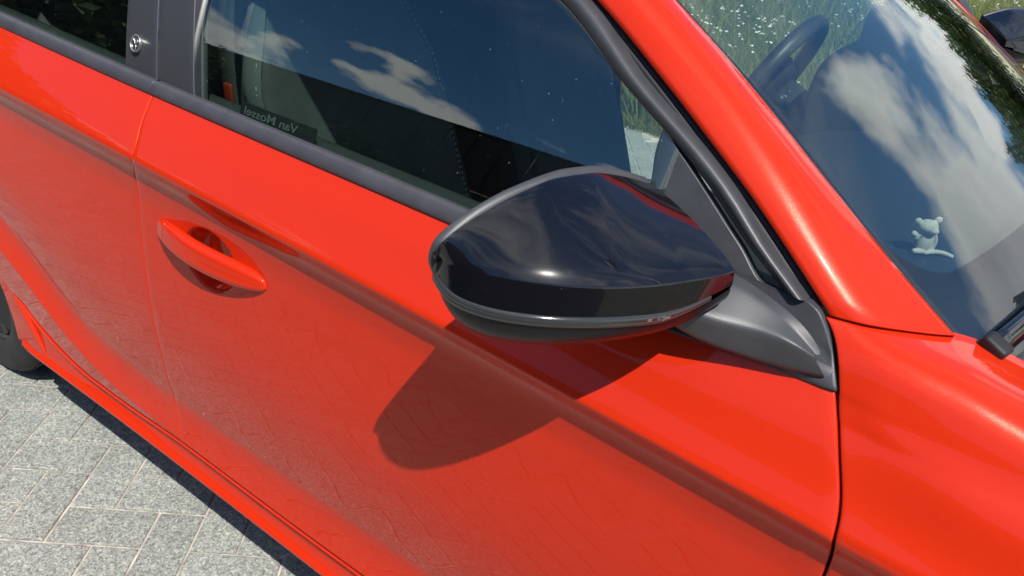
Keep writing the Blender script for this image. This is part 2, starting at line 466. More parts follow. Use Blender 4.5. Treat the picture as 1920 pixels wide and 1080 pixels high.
M['seat'] = simple('seat_fabric', (0.060, 0.062, 0.068), 0.85, bump=0.4, bscale=500, var=0.2, vscale=12)
M['seatside'] = simple('seat_side_leatherette', (0.16, 0.17, 0.17), 0.5)
M['stitch'] = simple('pale_thread', (0.75, 0.75, 0.7), 0.7)
M['belt'] = simple('belt_webbing', (0.05, 0.05, 0.055), 0.7)
M['buckle'] = simple('red_release_button', (0.30, 0.03, 0.012), 0.4)
M['print'] = simple('pale_letters', (0.15, 0.165, 0.165), 0.6)
M['strip'] = simple('dark_strip', (0.022, 0.024, 0.026), 0.5)
M['tyre'] = simple('tyre_rubber', (0.022, 0.022, 0.023), 0.75, bump=0.3, bscale=200, var=0.35, vscale=15)
M['alloy'] = simple('alloy_wheel', (0.03, 0.03, 0.032), 0.35, metal=0.3)
M['plush'] = simple('white_plush', (0.58, 0.53, 0.46), 0.9, bump=0.8, bscale=500)
M['icon'] = simple('white_icon', (0.30, 0.29, 0.28), 0.6)
M['paver'] = paver_mat()
M['sand'] = simple('joint_sand', (0.46, 0.41, 0.36), 0.95, bump=0.8, bscale=900, var=0.45, vscale=25)
M['soil'] = simple('grassy_soil', (0.075, 0.085, 0.03), 0.95, var=0.5, vscale=3)
M['grass'] = leaf_mat('grass_blades', (0.13, 0.19, 0.05), (0.36, 0.40, 0.15))
M['lawn'] = leaf_mat('lawn_blades', (0.14, 0.17, 0.03), (0.34, 0.33, 0.08))
M['petal'] = simple('white_petals', (0.78, 0.78, 0.72), 0.8)
M['leaf'] = leaf_mat('tree_leaves', (0.028, 0.055, 0.014), (0.10, 0.15, 0.04))
M['ivy'] = leaf_mat('ivy_leaves', (0.025, 0.045, 0.012), (0.11, 0.13, 0.04))
M['bark'] = simple('bark', (0.09, 0.07, 0.05), 0.9, bump=1, bscale=30, var=0.3)
M['plank'] = simple('weathered_dark_plank', (0.035, 0.031, 0.027), 0.8, bump=0.5, bscale=40, var=0.4, vscale=5)
M['post'] = simple('galvanised_steel', (0.30, 0.31, 0.32), 0.45, metal=0.7)

# ------------------------------------------------------------------ paving
U = np.array([0.81955741, 0.57299708, 0.0]); V_ = np.array([0.57299708, -0.81955741, 0.0])
O0 = np.array([-1.7611599, 0.53221821, 0.0]); UNIT = 0.105
def build_paving():
    ground = empty('ground'); tag(ground, 'flat ground under the paving and the meadow', None, kind='structure')
    s = 400
    mesh_obj('soil', [(-s, -s, -0.055), (s, -s, -0.055), (s, s, -0.055), (-s, s, -0.055)], [(0, 1, 2, 3)], M['soil'], ground)
    pav = empty('pavement'); tag(pav, 'light grey herringbone concrete pavers with sandy joints', None, kind='structure')
    mesh_obj('joint_sand', [(-9, -3.9, -0.0055), (6, -3.9, -0.0055), (6, 4.2, -0.0055), (-9, 4.2, -0.0055)], [(0, 1, 2, 3)], M['sand'], pav)
    def brick(lu, lv):
        g = 0.0028; a, b = lu * UNIT / 2 - g, lv * UNIT / 2 - g; c = 0.0035
        rings = [(a, b, -0.045), (a, b, -c), (a - 0.0012, b - 0.0012, -0.0012), (a - c, b - c, 0.0)]
        V = []
        for (p, q, z) in rings:
            for sx, sy in ((-1, -1), (1, -1), (1, 1), (-1, 1)):
                w = U * (sx * p) + V_ * (sy * q); V.append((w[0], w[1], z))
        F = [(i * 4 + k, (i + 1) * 4 + k, (i + 1) * 4 + (k + 1) % 4, i * 4 + (k + 1) % 4) for i in range(3) for k in range(4)]
        F.append((15, 14, 13, 12))
        return V, F
    items = []
    for i in range(-110, 130):
        for j in range(-110, 130):
            if (i + j) % 4 == 0:
                items.append(((i + 1.0, j + 0.5), 0))      # lies along U
                items.append(((i + 2.5, j + 1.0), 1))      # lies along V
    data = []
    for (cu, cv), kind in items:
        p = O0 + U * (cu * UNIT) + V_ * (cv * UNIT)
        if -8.8 < p[0] < 5.8 and -3.5 < p[1] < 4.1:
            data.append((p, kind))
    def score(p):
        c = RC @ (p - CAM)
        if c[2] <= 0: return 1e6 + np.linalg.norm(p)
        x = 960 + FPX * c[0] / c[2]; y = 540 + FPX * c[1] / c[2]
        ox = max(0, -x, x - 1920); oy = max(0, -y, y - 1080)
        # under the car: last
        return math.hypot(x - 200, y - 900) + 4 * (ox + oy) + (3000 if p[1] > 1.0 else 0)
    data.sort(key=lambda t: score(t[0]))
    protos = []
    for lu, lv in ((2, 1), (1, 2)):
        v, f = brick(lu, lv)
        me = bpy.data.meshes.new('paver'); me.from_pydata([tuple(q) for q in v], [], f[:]); me.update()
        me.materials.append(M['paver']); protos.append(me)
    parts = []
    for n, (p, kind) in enumerate(data):
        dz = nrng.uniform(-0.0012, 0.0012); tz = nrng.normal(0, 0.004)
        if n < 300:
            o = bpy.data.objects.new('paver', protos[kind]); o.location = (p[0], p[1], dz); o.rotation_euler = (nrng.normal(0, 0.003), nrng.normal(0, 0.003), tz)
            link(o, pav)
        else:
            v, f = brick(*((2, 1), (1, 2))[kind])
            parts.append(([(q[0] + p[0], q[1] + p[1], q[2] + dz) for q in v], f))
    v, f = join_vf(parts)
    o = mesh_obj('paver_field', v, f, M['paver'], pav, smooth=False); o['kind'] = 'stuff'
build_paving()

# ------------------------------------------------------------------ the car
YC = 1.4675            # centre plane of the car
AXR, AXF = -2.13, 0.41 # axles
car = empty('car', (0, 0, 0))
tag(car, 'glossy red hatchback with black door mirrors parked on grey pavers', 'car')

def gsmooth(y, sig):
    if sig < 0.3: return y
    k = int(sig * 3.5) + 1
    w = np.exp(-0.5 * (np.arange(-k, k + 1) / sig) ** 2); w /= w.sum()
    # continue the ends in a straight line
    a = y[0] + (y[1] - y[0]) * np.arange(-k, 0); b = y[-1] + (y[-1] - y[-2]) * np.arange(1, k + 1)
    return np.convolve(np.concatenate([a, y, b]), w, 'valid')
def fl(*pts, sig=0.0):
    xs, ys = zip(*pts)
    g = np.arange(xs[0] - 0.3, xs[-1] + 0.3, 0.002)
    v = gsmooth(pchip(xs, ys, g), sig / 0.002)
    return lambda x: float(np.interp(x, g, v))
zb = fl((-2.9, 1.06), (-2.3, 1.045), (-1.65, 1.022), (-1.15, 1.003), (-0.8, 0.996), (-0.5, 0.990), (-0.05, 0.977), (0.3, 0.965), sig=0.25)
zc = fl((-2.9, 0.965), (-2.3, 0.955), (-1.54, 0.934), (-1.1, 0.917), (-0.6, 0.896), (-0.27, 0.883), (0.0, 0.868), (0.5, 0.845), (1.2, 0.80), sig=0.25)
zs = fl((-2.9, 0.5), (-1.75, 0.55), (-1.606, 0.462), (-1.506, 0.392), (-1.31, 0.336), (-1.12, 0.327), (-0.865, 0.326), (-0.5, 0.332), (0.0, 0.338), (1.2, 0.34), sig=0.06)
zm = fl((-2.9, 0.3), (-1.77, 0.425), (-1.735, 0.408), (-1.66, 0.356), (-1.57, 0.327), (-1.49, 0.313), (-1.34, 0.311), (-1.12, 0.320), (-0.865, 0.319), (-0.5, 0.325), (0.0, 0.331), (1.2, 0.33), sig=0.03)
flare = fl((-2.9, 1.0), (-1.8, 1.0), (-1.6, 0.65), (-1.3, 0.12), (-1.1, 0.0), (1.2, 0.0), sig=0.1)
def prof(x):
    """side of the car at station x: knots from belt to door bottom, (z, y)"""
    b, c, s, m = zb(x), zc(x), zs(x), zm(x); f = flare(x)
    yb, yc = 0.650, 0.585
    ylow = 0.589 - 0.018 * f
    st = s + 0.088
    mid = c - 0.085
    up = [(b, yb), (b - (b - c) * 0.35, yb - (yb - yc) * 0.40), (c + 0.028, yc + 0.0185), (c + 0.010, yc + 0.0058)]
    dn = [(c - 0.006, yc + 0.0022), (c - 0.020, yc + 0.0110), (c - 0.034, yc + 0.0168), (c - 0.052, yc + 0.0195), (mid, yc + 0.0193),
          (mid + (st - mid) * 0.28, yc + 0.0055), (mid + (st - mid) * 0.55, yc - 0.0005 - 0.001 * f), (mid + (st - mid) * 0.8, yc + 0.0055 - 0.004 * f),
          (st, yc + 0.0185 - 0.013 * f), (st - 0.030, yc + 0.0165 - 0.015 * f), (s + 0.020, ylow + 0.0055), (s + 0.003, ylow)]
    bt = [(s - 0.0015, ylow + 0.0006), (m, ylow + 0.004 + (s - m) * 0.06)]
    return up, dn, bt
NUP, NDN = 18, 80
def station(x):
    up, dn, bt = prof(x)
    k = np.array(up + [(zc(x), 0.5852)] + dn + bt)
    b, c, s, m = zb(x), zc(x), zs(x), zm(x)
    z = np.arange(b + 0.06, m - 0.06, -0.001)
    lo, hi = k[0], k[-1]
    y = np.interp(-z, -k[:, 0], k[:, 1])
    y = np.where(z > lo[0], lo[1] + (z - lo[0]) * 0.62, y)
    y = np.where(z < hi[0], hi[1] + (hi[0] - z) * 0.1, y)
    rear = min(1, max(0, (-0.3 - x) / 0.9))
    ys, yc_ = gsmooth(y, 9.0), gsmooth(y, 1.6 + 3.0 * rear)
    w = np.clip(np.exp(-((z - c) / 0.016) ** 2) + np.exp(-((z - s) / 0.008) ** 2), 0, 1)
    y = ys * (1 - w) + yc_ * w
    # the open middle of the panel is one long sweep
    wb = np.clip((c - 0.075 - z) / 0.06, 0, 1) * np.clip((z - (s + 0.075)) / 0.07, 0, 1); wb = wb * wb * (3 - 2 * wb)
    y = y * (1 - wb) + gsmooth(y, 36.0) * wb
    e = 0.004 * min(1, (s - m) / 0.004)
    zz = np.concatenate([np.linspace(b, c + 0.014, NUP, endpoint=False), np.linspace(c + 0.014, c - 0.014, 16, endpoint=False),
                         np.linspace(c - 0.014, c - 0.19, 88, endpoint=False), np.linspace(c - 0.19, s + 0.010, 56, endpoint=False), np.linspace(s + 0.010, s - e, 9, endpoint=False),
                         np.linspace(s - e, m, 6)])
    return zz, np.interp(-zz, -z, y)
XS = np.arange(-2.95, 1.3, 0.01)
_st = [station(x) for x in XS]
ZT = np.array([q[0] for q in _st]); YT = np.array([q[1] for q in _st])
def at_x(x):
    f = (x - XS[0]) / 0.01; i = int(min(max(f, 0), len(XS) - 2)); t = f - i
    return ZT[i] * (1 - t) + ZT[i + 1] * t, YT[i] * (1 - t) + YT[i + 1] * t
def S(x, z):
    zz, yy = at_x(x)
    return float(np.interp(-z, -zz, yy))
def side_grid(xl, xr, cols):
    """grid of the body side; xl, xr give the shut lines x(z), cols the spacing 0..1"""
    G = []
    for u in cols:
        zz, yy = at_x(0.5 * (xl(0.7) + xr(0.7)))
        for _ in range(4):
            xs = np.array([xl(z) + u * (xr(z) - xl(z)) for z in zz])
            f = np.clip((xs - XS[0]) / 0.01, 0, len(XS) - 2); i = f.astype(int); t = f - i; j = np.arange(len(zz))
            zz = ZT[i, j] * (1 - t) + ZT[i + 1, j] * t
            yy = YT[i, j] * (1 - t) + YT[i + 1, j] * t
        G.append(np.stack([xs, yy, zz], 1))
    return np.array(G)
# shut lines traced in the photograph, laid on the body side
def line_xz(pix, extra=()):
    pts = [on_surf(px, py, S, 0.6) for px, py in pix]
    zx = sorted([(p[2], p[0]) for p in pts] + list(extra))
    return fl(*zx, sig=0.012)
GAPW = 0.0042
mid_gap = line_xz([(283, 184), (262, 235), (250, 292), (252, 330), (262, 400), (275, 520), (300, 650), (325, 740), (342, 828)])
front_gap = line_xz([(1568, 737), (1572, 850), (1567, 1000), (1546, 1075)], [(0.70, 0.001), (0.5, -0.012), (0.40, -0.03), (0.335, -0.05)])
rear_edge = fl((0.40, -1.745), (0.425, -1.765), (0.5, -1.80), (0.6, -1.87), (0.75, -1.95), (0.9, -1.985), (1.05, -1.99))

# handle: position on the door skin
hL = on_y(283, 426, 0.588); hR = on_y(487, 545, 0.588)
cupc = on_y(389, 484, 0.597)
cax = (hR - hL) / np.linalg.norm(hR - hL)
def cup_depth(x, z):
    dx, dz = x - cupc[0], z - cupc[2]
    a = dx * cax[0] + dz * cax[2]; b = -dx * cax[2] + dz * cax[0]
    r = math.sqrt((a / 0.066) ** 2 + ((b + 0.005) / 0.052) ** 2)
    if r > 1.02: return 0.0
    t = min(1, max(0, (1.0 - r) / 0.26))
    return 0.034 * t * t * (3 - 2 * t)

FAR_DOOR = []      # everything that swings with the open far door
def build_doors():
    cx = cupc[0]
    # columns, finer round the handle
    xl0, xr0 = mid_gap(0.7), front_gap(0.7)
    uc = (cx - xl0) / (xr0 - xl0)
    cols = sorted(set(np.round(np.concatenate([np.linspace(0, 1, 90), np.linspace(uc - 0.075, uc + 0.075, 64)]), 5)))
    G = side_grid(lambda z: mid_gap(z) + GAPW / 2, lambda z: front_gap(z) - 0.0034, cols)
    G0 = G.copy()
    for i in range(G.shape[0]):
        for j in range(G.shape[1]):
            G[i, j, 1] += cup_depth(G[i, j, 0], G[i, j, 2])
    fd = grid_obj('front_door', hem(G), M['paint'], car)
    FAR_DOOR.append(grid_obj('front_door', hem(G), M['paint'], car, mirror=True))
    G = side_grid(rear_edge, lambda z: mid_gap(z) - GAPW / 2, np.linspace(0, 1, 90))
    rd = grid_obj('rear_door', hem(G), M['paint'], car)
    grid_obj('rear_door', hem(G), M['paint'], car, mirror=True)
    return fd, rd
front_door, rear_door = build_doors()

def build_handle():
    L_ = np.linalg.norm(hR - hL)
    n, m = 60, 24
    def bar(s0, s1, name, mat, ends=(True, True)):
        G = []
        for i in range(n):
            s = s0 + (s1 - s0) * i / (n - 1)
            # outline: pointed oval, fullest a third of the way along
            w = max(0.0, 1 - abs(2 * s ** 0.9 - 1) ** 3.0) ** 0.45
            half = 0.0025 + 0.0195 * w
            out = 0.002 + 0.027 * (math.sin(math.pi * s ** 0.92) if 0 < s < 1 else 0) ** 0.7
            c = hL + (hR - hL) * s
            yb = S(c[0], c[2])
            row = []
            for k in range(m):
                a = 2 * math.pi * k / m
                ca, sa = math.cos(a), math.sin(a)
                e = 0.8
                v = math.copysign(abs(ca) ** e, ca) * half           # up the door
                o = math.copysign(abs(sa) ** e, sa)
                thick = 0.0030 + 0.0095 * w
                y = yb - (out - thick) - o * thick - (0.0035 if v < 0 else -0.0035) * w * 0.6
                up = np.array([-cax[2], 0, cax[0]])
                p = c + up * (v + 0.002 * w); row.append((p[0], y, p[2]))
            G.append(row)
        G = np.array(G)
        V = list(G.reshape(-1, 3)); F = []
        for i in range(n - 1):
            for k in range(m):
                a, b = i * m + k, i * m + (k + 1) % m
                F.append((a, b, b + m, a + m))
        F.append(tuple(range(m))[::-1]); F.append(tuple(range((n - 1) * m, n * m)))
        return mesh_obj(name, V, F, mat, front_door)
    bar(0.0, 0.138, 'handle_cap', M['paint'])
    bar(0.143, 1.0, 'door_handle', M['paint'])
build_handle()

def build_sill():
    G = []
    for x in np.linspace(-1.77, 0.05, 80):
        m = zm(x) - 0.0065; f = flare(x); yo = -0.008 * f
        k = [(m, 0.602 + yo), (m - 0.003, 0.5925 + yo), (m - 0.014, 0.5975 + yo), (m - 0.028, 0.6025 + yo)]
        lip = 0.2475 + 0.02 * max(0, (-1.74 - x) / 0.06)
        k += [(lip + 0.018, 0.5965 + yo), (lip + 0.004, 0.5868 + yo), (lip, 0.5872 + yo), (lip - 0.004, 0.590 + yo), (lip - 0.012, 0.600 + yo), (0.19, 0.66)]
        k = np.array(k)
        zz = np.concatenate([np.linspace(k[i, 0], k[i + 1, 0], 5, endpoint=False) for i in range(len(k) - 1)] + [k[-1:, 0]])
        yy = pchip(-k[:, 0], k[:, 1], -zz)
        G.append(np.stack([np.full_like(zz, x), yy, zz], 1))
    G = np.array(G)
    grid_obj('sill', G, M['paint'], car)
    grid_obj('sill', G, M['paint'], car, mirror=True)
    # black door aperture behind the shut lines
    G = []
    for x in np.linspace(-2.0, 0.035, 40):
        G.append([(x, 0.662, z) for z in np.linspace(0.965, 0.42, 8)] + [(x, 0.62, z) for z in np.linspace(0.38, 0.2, 4)])
    grid_obj('door_aperture', G, M['under'], car)
    grid_obj('door_aperture', G[:16], M['under'], car, mirror=True)
build_sill()

# ---- greenhouse side surface
def Gs(x, z):
    d = z - 1.0
    return 0.668 + 0.33 * d + 0.35 * max(d, 0) ** 2
def pg(px, py, off=0.0):
    return on_surf(px, py, lambda x, z: Gs(x, z) + off, 0.7)

def resample(pts, n):
    pts = np.array(pts, float)
    d = np.r_[0, np.cumsum(np.linalg.norm(np.diff(pts, axis=0), axis=1))]
    t = np.linspace(0, d[-1], n)
    return np.stack([pchip(d, pts[:, k], t) for k in range(3)], 1)

# roof-side continuation, beyond the top of the picture
RAILO = [(-0.62, 0.812, 1.345), (-0.86, 0.838, 1.388), (-1.4, 0.848, 1.402), (-2.0, 0.852, 1.372), (-2.4, 0.845, 1.30)]
RAILI = [(-0.555, 0.872, 1.365), (-0.80, 0.905, 1.418), (-1.4, 0.925, 1.437), (-2.0, 0.925, 1.405), (-2.4, 0.915, 1.33)]
red_l = [pg(*p) for p in ((1556, 589), (1473, 460), (1405, 360), (1360, 300), (1245, 150), (1122, 0))]
foot_px = [(1556, 590, .681), (1600, 601, .684), (1650, 611, .694), (1700, 618, .713), (1750, 624, .736), (1789, 627, .755)]
FOOT = np.array([on_y(*p) for p in foot_px])
red_r = [on_y(1788, 626, 0.755), on_y(1680, 500, 0.768), on_y(1560, 350, 0.785), on_y(1400, 150, 0.812), on_y(1268, 0, 0.836)]
bar_l = [pg(*p, -0.001) for p in ((1470, 545), (1403, 460), (1337, 360), (1292, 300), (1164, 150), (1050, 0))]
bar_r = [pg(*p, -0.001) for p in ((1514, 562), (1440, 460), (1380, 360), (1336, 300), (1207, 150), (1103, 0))]
up_off = lambda pts, dz, dy: [(p[0], p[1] + dy, p[2] + dz) for p in pts]

def build_pillars():
    # red A-pillar running into the roof side
    n = 110
    A = resample(list(red_l) + [RAILO[0], RAILO[1], RAILO[2], RAILO[3], RAILO[4]], n)
    B = resample(list(red_r) + [RAILI[0], RAILI[1], RAILI[2], RAILI[3], RAILI[4]], n)
    G = []
    for i in range(n):
        a, b = A[i], B[i]
        ax = np.array(A[min(i + 1, n - 1)] - A[max(i - 1, 0)]); ax /= np.linalg.norm(ax)
        nrm = np.cross(b - a, ax); nrm /= np.linalg.norm(nrm)
        if nrm[2] < 0: nrm = -nrm
        w = np.linalg.norm(b - a)
        row = [a + np.array([0, 0.016, -0.010]), a + np.array([0, 0.004, -0.004])]
        for t in np.linspace(0, 1, 19):
            # full near the door, flatter towards the glass
            h = 0.18 * w * math.sin(math.pi * t ** 0.92)
            row.append(a + (b - a) * t + nrm * h)
        row += [b + np.array([0, 0.002, -0.003]) , b + np.array([0, 0.006, -0.016])]
        G.append(row)
    G = np.array(G)
    # let the foot follow the shut line to the wing
    fc = resample(FOOT, 19)
    d0 = fc - G[0, 2:21]
    for i in range(n):
        f = math.exp(-(i / 7.0) ** 2)
        G[i, 2:21] += d0 * f
    k = 52
    # round off the foot
    foot = [G[0] + np.array([0.0008, 0.0, -0.0012]), G[0] + np.array([0.001, 0.003, -0.0025]), G[0] + np.array([-0.004, 0.012, -0.014])]
    Gp = np.concatenate([np.array(foot[::-1]), G[:k + 1]], 0)
    for mir in (False, True):
        grid_obj('a_pillar', Gp, M['paint'], car, flip=True, mirror=mir)
        grid_obj('roof_rail', G[k:], M['paint'], car, flip=True, mirror=mir)
    # door frame bar with its rounded face
    for lo, hi, name, mat, hgt, p in ((bar_l, bar_r, 'door_frame', M['satin'], 0.011, 0.55),):
        a = resample(list(lo) + up_off(RAILO[:4], -0.052, -0.014), 90); b = resample(list(hi) + up_off(RAILO[:4], -0.018, -0.006), 90)
        G = []
        for i in range(90):
            row = [a[i] + np.array([0, 0.012, 0])]
            for t in np.linspace(0, 1, 13):
                q = a[i] + (b[i] - a[i]) * t
                q = q + np.array([0.25, -0.95, 0.2]) * hgt * math.sin(math.pi * t ** 1.25) ** p
                row.append(q)
            row.append(b[i] + np.array([0, 0.014, 0]))
            G.append(row)
        grid_obj(name, G, mat, car, flip=True)
        FAR_DOOR.append(grid_obj(name, G[:52], mat, car, flip=True, mirror=True))
    # black weather seal filling the slot between door frame and pillar
    a = resample(list(bar_l) + up_off(RAILO[:4], -0.05, -0.01), 60); b = resample(list(red_l) + up_off(RAILO[:4], 0.0, 0.0), 60)
    G = [[a[i] + np.array([0, 0.010, 0]), (a[i] * 0.4 + b[i] * 0.6) + np.array([0, 0.010, 0.0]), b[i] + np.array([0, 0.010, -0.002]), b[i] + np.array([0.01, 0.03, -0.01])] for i in range(60)]
    for mir in (False, True):
        grid_obj('weather_seal', G, M['rubber'], car, flip=True, mirror=mir)
    tube_obj('seal_bulb', resample([p + np.array([0.0, 0.004, -0.004]) for p in red_l], 40) + np.array([-0.012, 0.004, -0.006]), 0.0055, M['rubber'], car)
    # stub where the frame bar meets the mirror foot
build_pillars()

# ---- belt mouldings, pillar trims, side windows
def belt_top(x):  # z of the lower edge of the glass
    return zb(x) + 0.0195
def build_side_glass():
    def moulding(x0, x1, name='belt_moulding', mir=False):
        G = []
        for x in np.linspace(x0, x1, 50):
            z0 = zb(x) - 0.001
            pr = [(z0 - 0.001, 0.662), (z0 - 0.0005, 0.6515), (z0 + 0.002, 0.6475), (z0 + 0.008, 0.6478), (z0 + 0.0165, 0.6535), (z0 + 0.0205, 0.658),
                  (z0 + 0.0215, 0.661), (z0 + 0.0210, 0.664), (z0 + 0.0195, 0.6655), (z0 + 0.0205, 0.668), (z0 + 0.0195, 0.6710), (z0 + 0.012, 0.672)]
            G.append([(x, y, z) for z, y in pr])
        G = hem(np.array(G), r=0.0012, depth=0.012, sides='lr')
        return grid_obj(name, G, M['mould'], car, mirror=mir)
    xg = on_surf(287, 168, lambda x, z: 0.655, 0.655)[0]
    for mir in (False, True):
        moulding(-1.99, xg - 0.0015, mir=mir); o = moulding(xg + 0.0015, -0.06, mir=mir)
        if mir: FAR_DOOR.append(o)
    # pillar trims (rear-door half, front-door half), with a gap between
    def strip(pl, pr, name, mat, off, mir, top=1.385, n=24, rnd=0.004):
        """pl, pr: two picture points (high, low) of each vertical edge"""
        def xline(p):
            a, b = pg(*p[0], off), pg(*p[1], off)
            return lambda z: b[0] + (a[0] - b[0]) * (z - b[2]) / (a[2] - b[2])
        fl_, fr_ = xline(pl), xline(pr)
        G = []
        for u in np.linspace(0, 1, 9):
            row = []
            for t in np.linspace(0, 1, n):
                zlo = belt_top((fl_(1.0) + fr_(1.0)) / 2) - 0.012
                z = zlo + (top - zlo) * (1 - t)
                x = fl_(z) + (fr_(z) - fl_(z)) * u
                row.append((x, Gs(x, z) + off, z))
            G.append(row)
        G = hem(np.array(G), r=rnd * 0.4, depth=0.010)
        return grid_obj(name, G, mat, car, mirror=mir)
    trims = []
    for mir in (False, True):
        trims.append(strip(((241, 0), (236, 128)), ((296, 0), (292, 158)), 'pillar_trim', M['pillar'], -0.006, mir))
        o1 = strip(((302, 0), (298, 160)), ((364, 0), (362, 180)), 'pillar_trim', M['pillar'], -0.006, mir)
        o2 = strip(((365, 0), (363, 180)), ((380, 0), (378, 188)), 'window_run_seal', M['mould'], -0.004, mir)
        if mir: FAR_DOOR.extend([o1, o2])
        strip(((285, 0), (280, 158)), ((314, 0), (310, 160)), 'pillar_core', M['under'], 0.012, mir)
    # panes
    def pane(xl, xr, ztop, name, mir, nx=24, nz=20, extra=None):
        G = []
        for u in np.linspace(0, 1, nx):
            row = []
            for t in np.linspace(0, 1, nz):
                x0, x1 = xl(1.1), xr(1.1)
                x = x0 + (x1 - x0) * u
                zt, zl = ztop(x), belt_top(x) - 0.02
                z = zl + (zt - zl) * (1 - t)
                row.append((x, Gs(x, z), z))
            G.append(row)
        o = grid_obj(name, G, M['glass'], car, mirror=mir)
        return solid(o, 0.0038)
    gl = np.array(list(bar_l) + up_off(RAILO[:4], -0.05, -0.012))
    top_f = fl(*sorted([(p[0], p[2]) for p in gl]))
    panes = []
    xs_ = pg(1222, 335)[0] + 0.02
    for mir in (False, True):
        panes.append(pane(lambda z: -1.085, lambda z: xs_, lambda x: top_f(x) + 0.006, 'door_window', mir, nx=40))
        pane(lambda z: -1.93, lambda z: -1.175, lambda x: top_f(x) + 0.004, 'door_window', mir)
    FAR_DOOR.append(panes[1])
    return trims[0], panes[0]
pillar_trim, front_pane = build_side_glass()

def build_badge():
    c = on_surf(258, 82, lambda x, z: Gs(x, z) - 0.008, 0.7)
    n = np.array([0, -1, 0.36]); n /= np.linalg.norm(n)
    ux = np.array([1.0, 0, 0]); uz = np.cross(ux, n); uz = uz if uz[2] > 0 else -uz
    def P3(a, b, h): return c + ux * a + uz * b + n * h
    r = 0.0142
    pr = [(r * 1.02, -0.002), (r * 1.02, 0.0045), (r * 0.98, 0.0055), (r * 0.86, 0.0055), (r * 0.82, 0.0042), (r * 0.82, 0.002)]
    V = [P3(math.cos(a) * q, math.sin(a) * q, h) for a in np.linspace(0, 2 * math.pi, 40, endpoint=False) for q, h in pr]
    mesh_obj('badge_ring', V, grid_faces(40, len(pr), close_u=True, flip=True), M['chrome'], pillar_trim)
    V = [P3(math.cos(a) * r * 0.83, math.sin(a) * r * 0.83, 0.0026) for a in np.linspace(0, 2 * math.pi, 40, endpoint=False)]
    mesh_obj('badge_plate', V, [tuple(range(40))], M['badge'], pillar_trim)
    # the stylised e: a bowl and a diagonal stroke with a short branch
    path = [(-0.62, 0.62), (-0.2, 0.74), (0.3, 0.55), (0.52, 0.15), (0.42, -0.12)]
    sp = [P3(a * r * 0.85, b * r * 0.85, 0.0036) for a, b in path]
    tube_obj('badge_letter', resample(sp, 20), 0.00075, M['chrome'], pillar_trim, n=6)
    tube_obj('badge_letter', resample([P3(a * r * 0.85, b * r * 0.85, 0.0036) for a, b in ((-0.55, 0.62), (-0.2, 0.05), (0.15, -0.45), (0.25, -0.88))], 14), 0.00075, M['chrome'], pillar_trim, n=6)
    tube_obj('badge_letter', resample([P3(a * r * 0.85, b * r * 0.85, 0.0036) for a, b in ((-0.05, -0.15), (0.35, -0.32), (0.8, -0.28))], 10), 0.00075, M['chrome'], pillar_trim, n=6)
build_badge()

def build_lettering():
    # dealer's name in mirrored letters, with a dark strip, set inside the glass
    a = on_surf(457, 213, lambda x, z: Gs(x, z) + 0.006, 0.7); b = on_surf(556, 252, lambda x, z: Gs(x, z) + 0.006, 0.7)
    cu = bpy.data.curves.new('lettering', 'FONT'); cu.body = 'Van Mossel'; cu.size = 1.0; cu.offset = 0.018; cu.extrude = 0.0
    cu.align_x = 'LEFT'
    tmp = bpy.data.objects.new('tmp', cu); C.objects.link(tmp)
    dg = bpy.context.evaluated_depsgraph_get(); dg.update()
    me = bpy.data.meshes.new_from_object(tmp.evaluated_get(dg))
    bpy.data.objects.remove(tmp)
    w = max(v.co.x for v in me.vertices)
    e = (a - b); length = np.linalg.norm(e); e /= length
    n = np.array([0, -0.94, 0.34]); up = np.cross(e, n); up = up if up[2] > 0 else -up
    s = length / w
    for v in me.vertices:
        p = b + e * (v.co.x * s) + up * (v.co.y * s * 0.68)
        v.co = (p[0], p[1], p[2])
    me.materials.append(M['print'])
    o = bpy.data.objects.new('lettering', me); link(o, front_pane)
    # dark strip behind the letters
    q0, q1 = b - e * 0.035, a + e * 0.012
    V = [q0 - up * 0.006, q1 - up * 0.006, q1 + up * 0.017, q0 + up * 0.017]
    V = [v - n * 0.002 for v in V]
    V += [v - n * 0.002 for v in V]
    mesh_obj('letter_strip', V, [(0, 1, 2, 3), (7, 6, 5, 4), (0, 4, 5, 1), (1, 5, 6, 2), (2, 6, 7, 3), (3, 7, 4, 0)], M['strip'], front_pane, smooth=False)
build_lettering()

